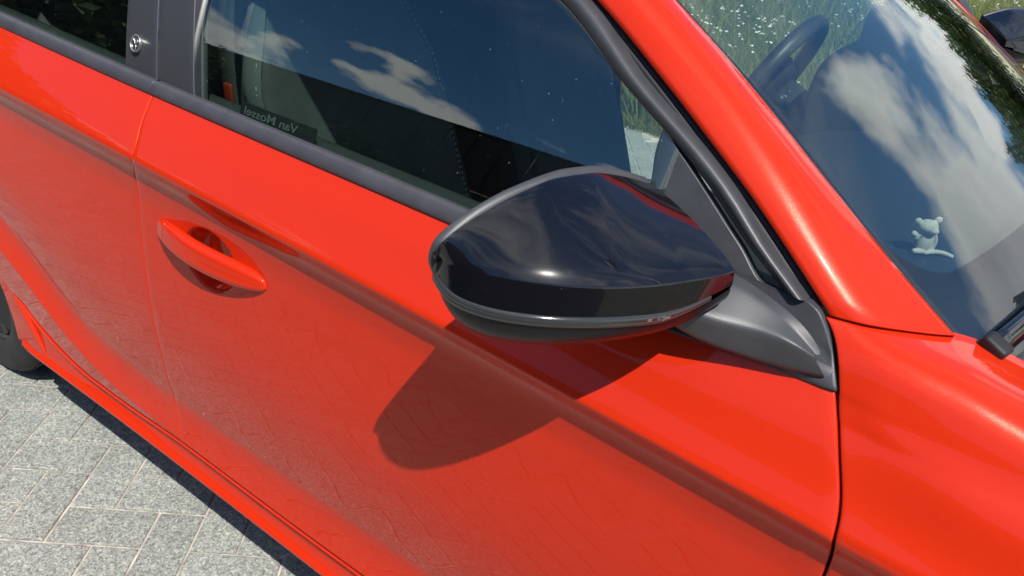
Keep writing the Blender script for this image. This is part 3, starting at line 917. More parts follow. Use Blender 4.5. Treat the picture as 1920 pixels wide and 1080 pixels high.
# ---- door mirror
MK = 1.03
def k3(p):
    return CAM + MK * (np.array(p, float) - CAM)
def build_mirror():
    rp0, rn = k3((-0.345, 0.43, 1.0)), np.array((1.0, -0.36, 0.0))
    fwd = rn / np.linalg.norm(rn); bk = -fwd
    n = 81
    us = np.linspace(0, 1, n)
    rim_px = [(806, 488), (808, 470), (817, 452), (838, 431), (900, 386), (980, 345), (1060, 318), (1110, 312), (1160, 318), (1214, 334)]
    T = resample([on_plane(px, py, rp0, rn) for px, py in rim_px], n)            # rim silhouette
    cap_px = [(815, 478), (824, 462), (850, 437), (905, 400), (980, 360), (1045, 334), (1105, 325), (1160, 329), (1222, 345)]
    TC = resample([on_plane(px, py, rp0 + fwd * 0.005, rn) for px, py in cap_px], n)   # upper edge of the glossy cap
    # plan curve of the widest line, outer rim round the front to the inner tip
    A, K1, K2, B = np.array([-0.350, 0.424]), np.array([-0.285, 0.397]), np.array([-0.200, 0.455]), np.array([-0.156, 0.602])
    Q = MK * np.array([(1 - u) ** 3 * A + 3 * (1 - u) ** 2 * u * K1 + 3 * (1 - u) * u * u * K2 + u ** 3 * B for u in us])
    tn = np.gradient(Q, axis=0); tn /= np.linalg.norm(tn, axis=1, keepdims=True)
    nn = np.stack([tn[:, 1], -tn[:, 0]], 1)
    nn = np.where((nn[:, 1] > 0)[:, None] & (nn[:, 0] < 0.3)[:, None], -nn, nn)      # outward in plan
    ins = 0.0060 * np.clip(np.minimum(us / 0.12, (1 - us) / 0.12), 0.25, 1)
    E = Q - nn * ins[:, None]
    def heights(curve, pix):
        """height of a plan curve where lines of sight cross it"""
        uu, zz = [], []
        for px, py in pix:
            d = ray(px, py)
            e = np.abs(d[0] * curve[:, 1] - d[1] * curve[:, 0]); i = int(e.argmin())
            tt = (d[0] * curve[i, 0] + d[1] * curve[i, 1]) / (d[0] ** 2 + d[1] ** 2)
            uu.append(us[i]); zz.append(CAM[2] + d[2] * tt)
        uu, zz = np.array(uu), np.array(zz); ok = np.r_[True, np.diff(uu) > 1e-3]
        return gsmooth(np.interp(us, uu[ok], zz[ok]), 4.0)
    zw = heights(Q, [(811, 512), (842, 546), (900, 571), (1000, 589), (1100, 594), (1200, 590), (1262, 583), (1335, 556), (1364, 534)])
    zE = heights(E, [(814, 484), (850, 497), (900, 512), (960, 524), (1030, 533), (1100, 538), (1180, 538), (1260, 532), (1330, 522), (1362, 514)])
    zE = np.maximum(zE, zw + 0.004)
    hv = np.array([(0, 0), (.06, .13), (.15, .26), (.3, .44), (.5, .65), (.72, .83), (.88, .94), (1, 1)])
    tt = np.linspace(0, 1, 200); hs, vs_ = gsmooth(pchip(np.linspace(0, 1, 8), hv[:, 0], tt), 8.0), gsmooth(pchip(np.linspace(0, 1, 8), hv[:, 1], tt), 8.0)
    G = []
    for i in range(n):
        row = []
        q = np.array([Q[i, 0], Q[i, 1], zw[i]]); e = np.array([E[i, 0], E[i, 1], zE[i]])
        for v in (0, 0.2, 0.4, 0.6, 0.8, 0.93): row.append(q + (e - q) * v)
        for v in np.r_[0.0, 0.02, np.linspace(0.05, 1, 30)]:
            h, w = float(np.interp(v, tt, hs)), float(np.interp(v, tt, vs_))
            p = e + (TC[i] - e) * np.array([h, h, w])
            row.append(p)
        G.append(row)
    G = np.array(G)
    # roll the outer end of the cap round to the back
    io0 = np.array([0.35, 0.94, 0.0])
    ext = [G[0] + bk * 0.0095 + io0 * 0.004, G[0] + bk * 0.0060 + io0 * 0.0012, G[0] + bk * 0.0028 + io0 * 0.0002]
    G = np.concatenate([np.array(ext), G], 0)
    # lower edge of the housing on the rim plane
    rim = lambda y: -0.345 + 0.36 * (y - 0.43)
    BT = np.array([k3((rim(0.43 + 0.215 * u) - 0.002, 0.436 + 0.209 * u, 1.022 - 0.012 * math.sin(math.pi * u) - 0.002 * u + 0.036 * math.exp(-u / 0.09))) for u in us])
    # rim ring, all the way round, satin grey
    q0 = np.array([Q[0, 0], Q[0, 1], zw[0]])
    o_ = bk * 0.0035 - io0 * 0.0012
    side = [BT[0] * 0.6 + q0 * 0.4 + o_ + np.array([0, 0, -0.004]), q0 + o_ + np.array([0, 0, -0.004]), q0 * 0.5 + T[0] * 0.5 + o_, T[0] + o_ * 0.6]
    lowpart = resample(np.vstack([BT[::-1][:-6], side, T[2:4]]), 70)
    for k in range(3): lowpart[:, k] = gsmooth(lowpart[:, k], 1.6)
    loop = np.vstack([lowpart[:-1], T[4:]]); inner = np.vstack([np.full((69, 3), np.nan), TC[4:]])
    cen = k3([-0.305, 0.54, 1.075])
    ring = []
    for j_, (p, c) in enumerate(zip(loop, inner)):
        io = cen - p; io /= np.linalg.norm(io)
        if np.isnan(c[0]):
            p = p + io * 0.0045 * min(1, max(0, (52 - j_) / 16.0))
            a, b = p + io * 0.010 + bk * 0.003, p + io * 0.003
        else: a, b = c + io * 0.004 + np.array([0, 0, -0.003]), c + np.array([0, 0, -0.0012])
        ring.append([a, b, b * 0.5 + p * 0.5 + np.array([0, 0, 0.0006]), p + io * 0.0008, p + bk * 0.0022, p + io * 0.002 + bk * 0.005, p + io * 0.008 + bk * 0.006, p + io * 0.014 + bk * 0.004])
    house = grid_obj('door_mirror', ring, M['satin'], car, flip=True)
    grid_obj('mirror_cap', hem(G, inward=(0.0, 0.3, -0.9), r=0.0010, depth=0.005, sides='b'), M['gloss'], house, flip=True)
    # inner end face closing the cap towards the door
    V = [tuple(p) for p in G[-1]] + [tuple(T[-1] + bk * 0.005), tuple(k3((-0.285, 0.648, 1.03))), (Q[-1, 0] - 0.01, Q[-1, 1] + 0.006, zw[-1] - 0.03)]
    V.append(tuple(np.mean(np.array(V), 0) + np.array([0, 0.006, 0]))); k = len(V)
    mesh_obj('inner_cheek', V, [(i, (i + 1) % (k - 1), k - 1) for i in range(k - 1)], M['lowhouse'], house)
    # indicator lens: a ribbed band running round below the cap
    m_ = int(n * 0.94); G2 = []
    sec = ((-0.004, 0.0008), (0.0, -0.0004), (0.0018, -0.0014), (0.0026, -0.0030), (0.0030, -0.0046), (0.0020, -0.0054), (0.0028, -0.0066), (0.0030, -0.0084), (0.0022, -0.0098), (0.0, -0.0108), (-0.004, -0.0112))
    for i in range(m_):
        f = min(1, (m_ - 1 - i) / 12.0)
        G2.append([(Q[i, 0] + nn[i, 0] * a * (0.4 + 0.6 * f), Q[i, 1] + nn[i, 1] * a * (0.4 + 0.6 * f), zw[i] + h * (0.5 + 0.5 * f)) for a, h in sec])
    G2 = np.array(G2); G2 = np.concatenate([[G2[0] + bk * 0.0095 + io0 * 0.004, G2[0] + bk * 0.005 + io0 * 0.001], G2], 0)
    grid_obj('indicator_lens', G2, M['smoke'], house)
    G3 = []
    for i in range(n):
        q = np.array([Q[i, 0] - nn[i, 0] * 0.0005, Q[i, 1] - nn[i, 1] * 0.0005, zw[i] - 0.0096 + 0.006 * max(0, us[i] - 0.9) / 0.1])
        row = []
        for v in np.linspace(0, 1, 24):
            a = v * math.pi / 2
            ch, sv = math.cos(a) ** 0.95, math.sin(a) ** 0.85
            xy = BT[i, :2] + (q[:2] - BT[i, :2]) * ch
            row.append((xy[0], xy[1], q[2] + (BT[i, 2] - q[2]) * sv))
        G3.append(row)
    G3 = np.array(G3); G3 = np.concatenate([[G3[0] + bk * 0.0095 + io0 * 0.004, G3[0] + bk * 0.005 + io0 * 0.001], G3], 0)
    grid_obj('lower_housing', G3, M['lowhouse'], house)
    # mirror glass on the rear face
    V = [p + (cen - p) / np.linalg.norm(cen - p) * 0.010 + bk * 0.004 for p in loop[2:-2:3]]
    mesh_obj('mirror_glass', V, [tuple(range(len(V)))], M['mirror'], house, smooth=False)
    # approval marks moulded into the lens
    for px, w_, ring_ in ((1217, 0.0045, 0), (1229, 0.002, 0), (1239, 0.0022, 1), (1251, 0.006, 0)):
        d = ray(px, 589.5 - (px - 1217) * 0.05)
        i = int(np.abs(d[0] * Q[:, 1] - d[1] * Q[:, 0]).argmin())
        c = np.array([Q[i, 0] + nn[i, 0] * 0.0032, Q[i, 1] + nn[i, 1] * 0.0032, zw[i] - 0.0045]); t3 = np.array([tn[i, 0], tn[i, 1], 0])
        if ring_:
            tube_obj('lens_mark', [c + t3 * 0.0018 * math.cos(a) + np.array([0, 0, 0.0018 * math.sin(a)]) for a in np.linspace(0, 2 * math.pi, 14)], 0.0002, M['icon'], house, n=5)
        else:
            for q in (-0.0007, 0.0007):
                tube_obj('lens_mark', [c - t3 * w_ * 0.5 + np.array([0, 0, q]), c + np.array([0, 0, q]), c + t3 * w_ * 0.5 + np.array([0, 0, q])], 0.0002, M['icon'], house, n=5)
    return house
house = build_mirror()

def build_sail():
    def surf(x, z):
        g = Gs(x, z) - 0.004
        if z < 1.005:
            t = min(1, (1.005 - z) / 0.03)
            g = g * (1 - t) + (S(x, z) - 0.004) * t
        return g
    poly = [(1243, 243), (1262, 270), (1283, 300), (1322, 360), (1385, 460), (1436, 537), (1470, 552), (1505, 562), (1530, 580), (1546, 612), (1556, 645), (1563, 690), (1567, 733),
            (1480, 702), (1400, 672), (1300, 636), (1200, 600), (1180, 520), (1205, 420), (1222, 335), (1232, 275)]
    pts = np.array([on_surf(px, py, surf, 0.66) for px, py in poly])
    # fill as a fan of strips: rows between the left and the right border
    c = pts.mean(0)
    rings = []
    k = len(pts)
    rr = [1.0, 0.97, 0.85, 0.6, 0.3, 0.05]
    V, F = [], []
    dense = resample(np.vstack([pts, pts[:1]]), 121)[:-1]; k = len(dense)
    # bevelled rim, then surface points
    rim = [dense + (dense - c) / np.linalg.norm(dense - c, axis=1, keepdims=True) * 0.0012 + np.array([0, 0.010, 0]),
           dense + (dense - c) / np.linalg.norm(dense - c, axis=1, keepdims=True) * 0.0012 + np.array([0, 0.0012, 0])]
    for r in rim: V += list(r)
    for s in rr:
        for p in dense:
            q = c + (p - c) * s
            V.append((q[0], surf(q[0], q[2]) if s < 0.999 else p[1], q[2]))
    nr = len(rim) + len(rr)
    for i in range(nr - 1):
        for j in range(k):
            F.append((i * k + j, (i + 1) * k + j, (i + 1) * k + (j + 1) % k, i * k + (j + 1) % k))
    F.append(tuple((nr - 1) * k + j for j in range(k))[::-1])
    o = mesh_obj('mirror_sail', V, F, M['satin'], front_door)
    # arm: rows from the sail out and down, columns from the housing to the nose
    rows = [
        [(1345, 500, .668), (1385, 515, .670), (1450, 560, .668), (1512, 612, .655), (1545, 668, .652)],     # on the sail
        [(1345, 522, .650), (1385, 535, .654), (1440, 572, .655), (1494, 622, .650), (1528, 664, .648)],     # upper ridge
        [(1330, 600, .612), (1375, 612, .622), (1430, 624, .632), (1484, 642, .634), (1526, 668, .642)],     # lower ridge
        [(1288, 630, .612), (1340, 650, .622), (1410, 674, .634), (1480, 694, .640), (1545, 706, .646)],     # lower edge
        [(1288, 622, .660), (1345, 648, .660), (1415, 676, .655), (1485, 700, .656), (1548, 712, .656)],     # tucked back
    ]
    G = [[on_y(px, py, y) for px, py, y in r] for r in rows]
    for r in range(5):   # carry the arm into the housing
        p = np.array(G[r][0]); q = np.array(G[r][1]); e = (p - q) / np.linalg.norm(p - q)
        G[r].insert(0, p + e * 0.05 + np.array([0, 0, (0.004, 0.004, 0.01, 0.015, 0.015)[r]]))
    G = np.array(G)
    nu, nv = G.shape[:2]
    o2 = mesh_obj('mirror_arm', G.reshape(-1, 3), grid_faces(nu, nv, flip=False), M['satin'], front_door)
    cr = o2.data.attributes.new('crease_edge', 'FLOAT', 'EDGE')
    for e in o2.data.edges:
        a, b = sorted(e.vertices)
        if b - a == 1 and a // nv in (1, 2): cr.data[e.index].value = 0.45
        elif b - a == 1 and a // nv == 3: cr.data[e.index].value = 0.75
    subsurf(o2, 3)
build_sail()

# ---- windscreen surface
EDGE = resample([p + np.array([0.001, 0.0, -0.0095]) for p in map(np.array, red_r)] + [np.array(RAILI[0]) + np.array([0.004, 0.004, -0.006]), np.array(RAILI[1]) + np.array([0.03, 0.0, -0.006])], 41)
def W(s, w, drop=0.0):
    """s 0 at the foot .. 1 at the roof, w -1 near side .. 1 far side"""
    f = s * 40; i = int(min(max(f, 0), 39)); t = f - i
    e = EDGE[i] * (1 - t) + EDGE[i + 1] * t
    y = YC + (YC - e[1]) * w
    q = 1 - w * w
    return np.array([e[0] + 0.115 * q, y, e[2] + 0.012 * q]) + np.array([-0.45, 0, -0.89]) * drop
def build_windscreen():
    ns, nw = 50, 60
    G = [[W(s, w) for w in np.linspace(-1, 1, nw)] for s in np.linspace(-0.12, 1, ns)]
    ws = grid_obj('windscreen', G, M['screen'], car, flip=True)
    solid(ws, 0.0045)
    # black ceramic border under the glass
    def outer(k, n):  # walk round
        t = k / n * 4
        if t < 1: return (-0.12 + 1.12 * t, -1.0)
        if t < 2: return (1.0, -1 + 2 * (t - 1))
        if t < 3: return (1.0 - 1.12 * (t - 2), 1.0)
        return (-0.12, 1 - 2 * (t - 3))
    # inner outline: rounded rectangle in (s, w)
    def inner(k, n):
        s, w = outer(k, n)
        s0, s1, w0 = 0.064, 0.93, 0.965
        s = s0 + (s + 0.12) / 1.12 * (s1 - s0); w = w * w0
        # round the corners
        rs, rw = 0.095, 0.105
        ds = max(0, s0 + rs - s) / rs; dw = max(0, abs(w) - (w0 - rw)) / rw
        if ds > 0 and dw > 0:
            m_ = math.hypot(ds, dw); mx = max(ds, dw)
            f = mx / m_
            s = s0 + rs - rs * ds * f; w = math.copysign(w0 - rw + rw * dw * f, w)
        return s, w
    n = 240; V, F = [], []
    for t in (0, 0.33, 0.66, 1.0):
        for k in range(n):
            a, b = outer(k, n), inner(k, n)
            V.append(W(a[0] + (b[0] - a[0]) * t, a[1] + (b[1] - a[1]) * t, 0.0062))
    for r in range(3):
        for k in range(n):
            F.append((r * n + k, r * n + (k + 1) % n, (r + 1) * n + (k + 1) % n, (r + 1) * n + k))
    o = mesh_obj('ceramic_border', V, F, M['frit'], ws)
    solid(o, 0.002)
    return ws
windscreen = build_windscreen()

# ---- front wing
def build_fender():
    ext = lambda pix, more: [on_y(*p) for p in pix] + [np.array(q, float) for q in more]
    rowA = [p + np.array([0.0015, -0.0005, -0.0052]) for p in FOOT] + ext([(1850, 657, .768), (1920, 691, .780)], [(.3, .84, .968), (.6, .875, .925), (.9, .94, .85), (1.13, 1.06, .73)])
    rowB = ext([(1562, 610, .6795), (1640, 638, .678), (1700, 664, .678), (1800, 701, .684), (1920, 757, .690)], [(.3, .712, .982), (.6, .742, .938), (.9, .82, .862), (1.14, .97, .74)])
    rowM = ext([(1575, 680, .657), (1660, 715, .655), (1800, 778, .655), (1920, 835, .656)], [(.3, .662, .962), (.6, .68, .925), (.9, .765, .85), (1.15, .93, .72)])
    rowC = ext([(1577, 737, .648), (1640, 766, .646), (1700, 799, .6455), (1800, 849, .6455), (1920, 910, .646)], [(.3, .648, .944), (.6, .655, .912), (.9, .735, .835), (1.16, .91, .70)])
    rowD = ext([(1578, 815, .627), (1650, 852, .621), (1750, 906, .6185), (1880, 985, .618)], [(.3, .617, .913), (.6, .63, .885), (.9, .71, .81), (1.16, .89, .67)])
    def X(p):  # samples by station
        p = np.array(p); o = np.argsort(p[:, 0]); p = p[o]
        return p
    rows = [X(r) for r in (rowA, rowB, rowM, rowC, rowD)]
    nose = lambda x: 0.9 * max(0, x - 0.62) ** 2
    G = []
    ncol = 110
    for c in np.linspace(0, 1, ncol) ** 1.25:
        col = []
        for r in rows:
            x0 = r[0, 0]; x = x0 + (1.13 - x0) * c
            col.append((x, float(pchip(r[:, 0], r[:, 1], [x])[0]), float(pchip(r[:, 0], r[:, 2], [x])[0])))
        col = [np.array(q) for q in col]
        xe = front_gap(zc(0.0)) + GAPW / 2
        xE = xe + (1.16 - xe) * c
        zz, yy = at_x(xE)
        j0 = NUP + 2
        up = np.array(col + [np.array([xE, yy[NUP - 3] + nose(xE), zz[NUP - 3]]), np.array([xE, yy[j0] + nose(xE), zz[j0]])])
        top = resample(up, 60)
        for k in range(3): top[:, k] = gsmooth(top[:, k], 4.0)
        if len(G) == 0: top0 = top.copy()
        o0 = np.argsort(top0[:, 2])
        for q in top:
            if q[2] < 0.985:
                f = min(1, (0.985 - q[2]) / 0.02) * (1 - c) ** 8
                q[0] += (front_gap(min(q[2], 0.977)) + 0.0036 - float(np.interp(q[2], top0[o0, 2], top0[o0, 0]))) * f
                q[1] += (S(q[0], q[2]) + 0.0005 - q[1]) * min(1, (0.985 - q[2]) / 0.03) * (1 - c) ** 9
        # bottom: sill line, then the wheel arch
        def bottom(x):
            d = 0.335 ** 2 - (x - AXF) ** 2
            if d > 0: return max(0.31 + math.sqrt(d), 0.331) if abs(x - AXF) < 0.335 else 0.331
            return 0.331
        zbot = bottom(xE)
        low = []
        for t in np.linspace(0, 1, 60)[1:]:
            z = zz[j0] + (zbot - zz[j0]) * t
            x = front_gap(z) + 0.0036 + (1.16 - front_gap(z) - 0.0036) * c
            low.append((x, S(x, z) + nose(x) , z))
        G.append(np.vstack([top, low]))
    G = np.array(G)
    for mir in (False, True):
        grid_obj('front_fender', hem(G, sides='ltb'), M['paint'], car, mirror=mir)
    return rows[0]
rowA = build_fender()

def build_bonnet():
    A = rowA[rowA[:, 0] > 0.06]
    G = []
    for x in np.linspace(0.105, 1.13, 40):
        ye = float(pchip(A[:, 0], A[:, 1], [x])[0]) + 0.005; ze = float(pchip(A[:, 0], A[:, 2], [x])[0])
        row = []
        for w in np.r_[-1.022, np.linspace(-1, 1, 41), 1.022]:
            q = 1 - min(1, w * w)
            if abs(w) > 1:
                row.append((x, YC + (YC - ye) * w, ze - 0.012)); continue
            row.append((x + 0.06 * q * (1 if x < 0.3 else 0.4), YC + (YC - ye) * w, ze + 0.035 * (1 - abs(w) ** 2.6)))
        G.append(row)
    o = grid_obj('bonnet', hem(np.array(G), inward=(0, 0, -1), depth=0.02), M['paint'], car)
    # cowl panel between bonnet and windscreen
    G = []
    for w in np.linspace(-0.93, 0.93, 50):
        a = W(-0.035, w); q = 1 - w * w
        row = []
        for t in np.linspace(0, 1, 8):
            row.append((a[0] + 0.012 + t * 0.10, a[1], a[2] - 0.006 - 0.030 * t - 0.012 * math.sin(math.pi * t)))
        G.append(row)
    o = grid_obj('cowl_panel', G, M['satin'], car, flip=True); solid(o, 0.006)
    # bumper and grille mass
    G = []
    for z in np.linspace(0.80, 0.20, 14):
        row = []
        for w in np.linspace(-1, 1, 31):
            row.append((1.20 - 0.30 * abs(w) ** 3 + 0.03 * math.sin((0.8 - z) / 0.6 * math.pi) - (0.06 if z > 0.75 else 0), YC + 0.86 * w, z))
        G.append(row)
    grid_obj('front_bumper', G, M['paint'], car)
build_bonnet()

def build_wiper():
    base = empty_part = None
    pts = []
    for w in np.linspace(-0.955, -0.10, 30):
        p = W(-0.030 + 0.02 * (w + 0.945), w); pts.append(p + np.array([0.004, 0, 0.013]))
    pts = np.array(pts)
    sec = [(-0.010, -0.004), (-0.008, 0.005), (0.0, 0.0085), (0.008, 0.004), (0.011, -0.004), (0.0, -0.006)]
    G = [[p + np.array([a * 0.9, 0, b + a * -0.5]) for a, b in sec] for p in pts]
    V = np.array(G).reshape(-1, 3); n = len(sec)
    F = [(i * n + k, i * n + (k + 1) % n, (i + 1) * n + (k + 1) % n, (i + 1) * n + k) for i in range(len(G) - 1) for k in range(n)]
    F.append(tuple(range(n))[::-1])
    wp = mesh_obj('wiper', V, F, M['gloss'], car)
    bevel(wp, 0.0012, 2)
    e = pts[0]
    d = pts[0] - pts[1]; d /= np.linalg.norm(d)
    o = box_obj('blade_end', (0, 0, 0), (0.026, 0.020, 0.020), M['rubber'], wp, bev=0.004)
    o.location = tuple(e + d * 0.007); o.rotation_euler = (0.15, 0.4, math.atan2(d[1], d[0]) + math.pi / 2)
    # arm
    arm = [pts[8] + np.array([0.0, 0, 0.02]), pts[14] + np.array([0.02, 0, 0.022]), pts[22] + np.array([0.055, 0, 0.012]), pts[27] + np.array([0.08, 0, -0.005])]
    tube_obj('wiper_arm', resample(arm, 20), 0.008, M['satin'], wp, n=8, sy=0.6)
build_wiper()

def build_shell():
    # roof
    G = []
    ri = resample([np.array(RAILI[0]) + np.array([0.03, 0, 0.0])] + [np.array(p) for p in RAILI[1:]], 40)
    for p in ri:
        row = []
        for w in np.linspace(-1, 1, 31):
            row.append((p[0] + 0.10 * (1 - w * w) * (1 if p[0] > -0.9 else 0), YC + (YC - p[1]) * w, p[2] + 0.035 * (1 - w * w)))
        G.append(row)
    solid(grid_obj('roof', G, M['paint'], car, flip=True), 0.03)
    # headliner
    grid_obj('headliner', np.array(G)[:, 2:-2] - np.array([0, 0, 0.045]), M['headliner'], car)
    # rear quarters
    tail = lambda x: 0.75 * max(0, -2.45 - x) ** 2
    G = []
    for u in np.linspace(0, 1, 70):
        col = []
        zz, yy = at_x(-2.3)
        for t in np.linspace(0, 1, 70):
            z0 = 1.05; x = -2.86 + (rear_edge(0.9) - 0.006 + 2.86) * u
            dd = 0.335 ** 2 - (x - AXR) ** 2
            zl = max(0.31 + math.sqrt(dd), 0.25) if dd > 0 else 0.25
            z = zb(x) + (zl - zb(x)) * t
            xe = rear_edge(max(z, 0.40)) - 0.006
            x = -2.86 + (xe + 2.86) * u
            dd = 0.335 ** 2 - (x - AXR) ** 2
            zl = max(0.31 + math.sqrt(dd), 0.25) if dd > 0 else 0.25
            z = zb(x) + (zl - zb(x)) * t
            y = S(x, max(z, zm(x))) - (0.012 if t > 0.97 else 0.0) * 0 + tail(x)
            col.append((x, y, z))
        G.append(col)
    for mir in (False, True):
        grid_obj('rear_quarter', hem(np.array(G), sides='rb'), M['paint'], car, mirror=mir)
    # narrow lip of the quarter between rear door and wheel arch
    G = []
    for t in np.linspace(0, 1, 24):
        z = 0.64 + (0.262 - 0.64) * t
        xa = AXR + math.sqrt(max(0.335 ** 2 - (z - 0.31) ** 2, 0))
        xd = (rear_edge(z) if z > 0.425 else -1.765 + (0.425 - z) / 0.16 * 0.10) - 0.006
        xd = max(xd, xa + 0.012)
        row = []
        for u in np.linspace(0, 1, 8):
            x = xa + (xd - xa) * u
            row.append((x, S(x, max(z, zm(x))) + 0.0015, z))
        G.append(row)
    for mir in (False, True):
        grid_obj('arch_lip', hem(np.array(G), sides='lb'), M['paint'], car, flip=True, mirror=mir)
    # C pillar skin above the belt
    G = []
    for u in np.linspace(0, 1, 16):
        row = []
        xb, xt = -1.94 - 0.8 * u, -1.99 - 0.42 * u
        for t in np.linspace(0, 1, 14):
            z = zb(xb) + (1.395 - 0.09 * u - zb(xb)) * t
            x = xb + (xt - xb) * t
            row.append((x, Gs(x, z) - 0.012 * (1 - t) + tail(x), z))
        G.append(row)
    for mir in (False, True):
        grid_obj('c_pillar', G, M['paint'], car, flip=True, mirror=mir)
    # tailgate and rear bumper
    G = []
    for t in np.linspace(0, 1, 24):
        z = 1.36 - 1.11 * t
        xb = -2.38 - 0.44 * min(1, t / 0.38) - 0.06 * math.sin(math.pi * max(0, t - 0.35) / 0.65)
        half = 0.56 + 0.24 * min(1, t / 0.38)
        G.append([(xb + 0.10 * abs(w) ** 3, YC + half * w, z) for w in np.linspace(-1, 1, 21)])
    grid_obj('tailgate', G, M['paint'], car, flip=True)
    # floor, bulkhead and wheel housings
    box_obj('floor_pan', (-0.85, YC, 0.205), (3.6, 1.52, 0.02), M['under'], car, bev=0.005)
    box_obj('bulkhead', (0.22, YC, 0.54), (0.04, 1.24, 0.66), M['under'], car, bev=0.005)
    for ax in (AXR, AXF):
        for mir in (False, True):
            G = []
            for a in np.linspace(-0.25, math.pi + 0.25, 24):
                G.append([(ax + 0.345 * math.cos(a), y, 0.31 + 0.345 * math.sin(a)) for y in (0.605, 0.70, 0.86)])
            grid_obj('wheel_housing', G, M['under'], car, mirror=mir)
            V = [(ax, 0.86, 0.31)] + [(ax + 0.35 * math.cos(a), 0.86, 0.31 + 0.35 * math.sin(a)) for a in np.linspace(0, 2 * math.pi, 24, endpoint=False)]
            if mir: V = [(p[0], 2 * YC - p[1], p[2]) for p in V]
            mesh_obj('wheel_housing', V, [(0, 1 + k, 1 + (k + 1) % 24) for k in range(24)], M['under'], car)
build_shell()

def build_wheels():
    prof_t = [(0.205, 0.012), (0.212, 0.0), (0.245, -0.010), (0.275, -0.008), (0.296, 0.002), (0.306, 0.014), (0.309, 0.024),
              (0.310, 0.040), (0.303, 0.042), (0.303, 0.050), (0.310, 0.052), (0.311, 0.080), (0.304, 0.082), (0.304, 0.091), (0.311, 0.093),
              (0.311, 0.120), (0.303, 0.122), (0.303, 0.130), (0.310, 0.132), (0.309, 0.160), (0.300, 0.178), (0.27, 0.19), (0.21, 0.18)]
    for ax in (AXR, AXF):
        for side in (0, 1):
            y0 = 0.622
            w = tyre = None
            pr = [(r, (y0 + h) if side == 0 else (2 * YC - y0 - h)) for r, h in prof_t]
            tyre = lathe('wheel', pr, M['tyre'], car, n=96, centre=(ax, 0, 0.31)) if side == 0 else lathe('wheel', pr, M['tyre'], car, n=96, centre=(ax, 0, 0.31))
            # sipes across the shoulder blocks
            parts = []
            for k in range(72):
                a = 2 * math.pi * k / 72
                for h, ln in ((0.030, 0.018), (0.146, 0.024)):
                    cpos = np.array([ax + 0.3107 * math.cos(a), 0, 0.31 + 0.3107 * math.sin(a)])
                    yy = y0 + h if side == 0 else 2 * YC - y0 - h
                    t = np.array([-math.sin(a), 0, math.cos(a)]) * 0.0095; rr = np.array([math.cos(a), 0, math.sin(a)]) * 0.003
                    V = []
                    for dy in (-ln / 2, ln / 2):
                        for st, sr in ((-1, -1), (1, -1), (0.9, 0), (-0.9, 0)):
                            q = cpos + t * st + rr * sr; V.append((q[0], yy + dy, q[2]))
                    parts.append((V, [(0, 1, 2, 3), (7, 6, 5, 4), (2, 6, 7, 3), (1, 5, 6, 2), (3, 7, 4, 0)]))
            v, f = join_vf(parts)
            mesh_obj('tread_blocks', v, f, M['tyre'], tyre, smooth=False)['kind'] = 'stuff'
            pr = [(0.03, 0.03), (0.07, 0.026), (0.09, 0.05), (0.17, 0.055), (0.190, 0.05), (0.196, 0.02), (0.208, 0.008), (0.208, 0.10)]
            pr = [(r, (y0 + h) if side == 0 else (2 * YC - y0 - h)) for r, h in pr]
            rim = lathe('rim', pr, M['alloy'], tyre, n=60, centre=(ax, 0, 0.31))
            for k in range(5):
                a = 2 * math.pi * k / 5 + 0.3
                p0 = np.array([ax + 0.05 * math.cos(a), 0, 0.31 + 0.05 * math.sin(a)]); p1 = np.array([ax + 0.195 * math.cos(a), 0, 0.31 + 0.195 * math.sin(a)])
                ya, yb = (y0 + 0.022, y0 + 0.018) if side == 0 else (2 * YC - y0 - 0.022, 2 * YC - y0 - 0.018)
                p0[1], p1[1] = ya, yb
                tube_obj('spoke', [p0, (p0 + p1) / 2, p1], [0.03, 0.022, 0.028], M['alloy'], tyre, n=8, up=(0, 1, 0), sy=0.35)
build_wheels()

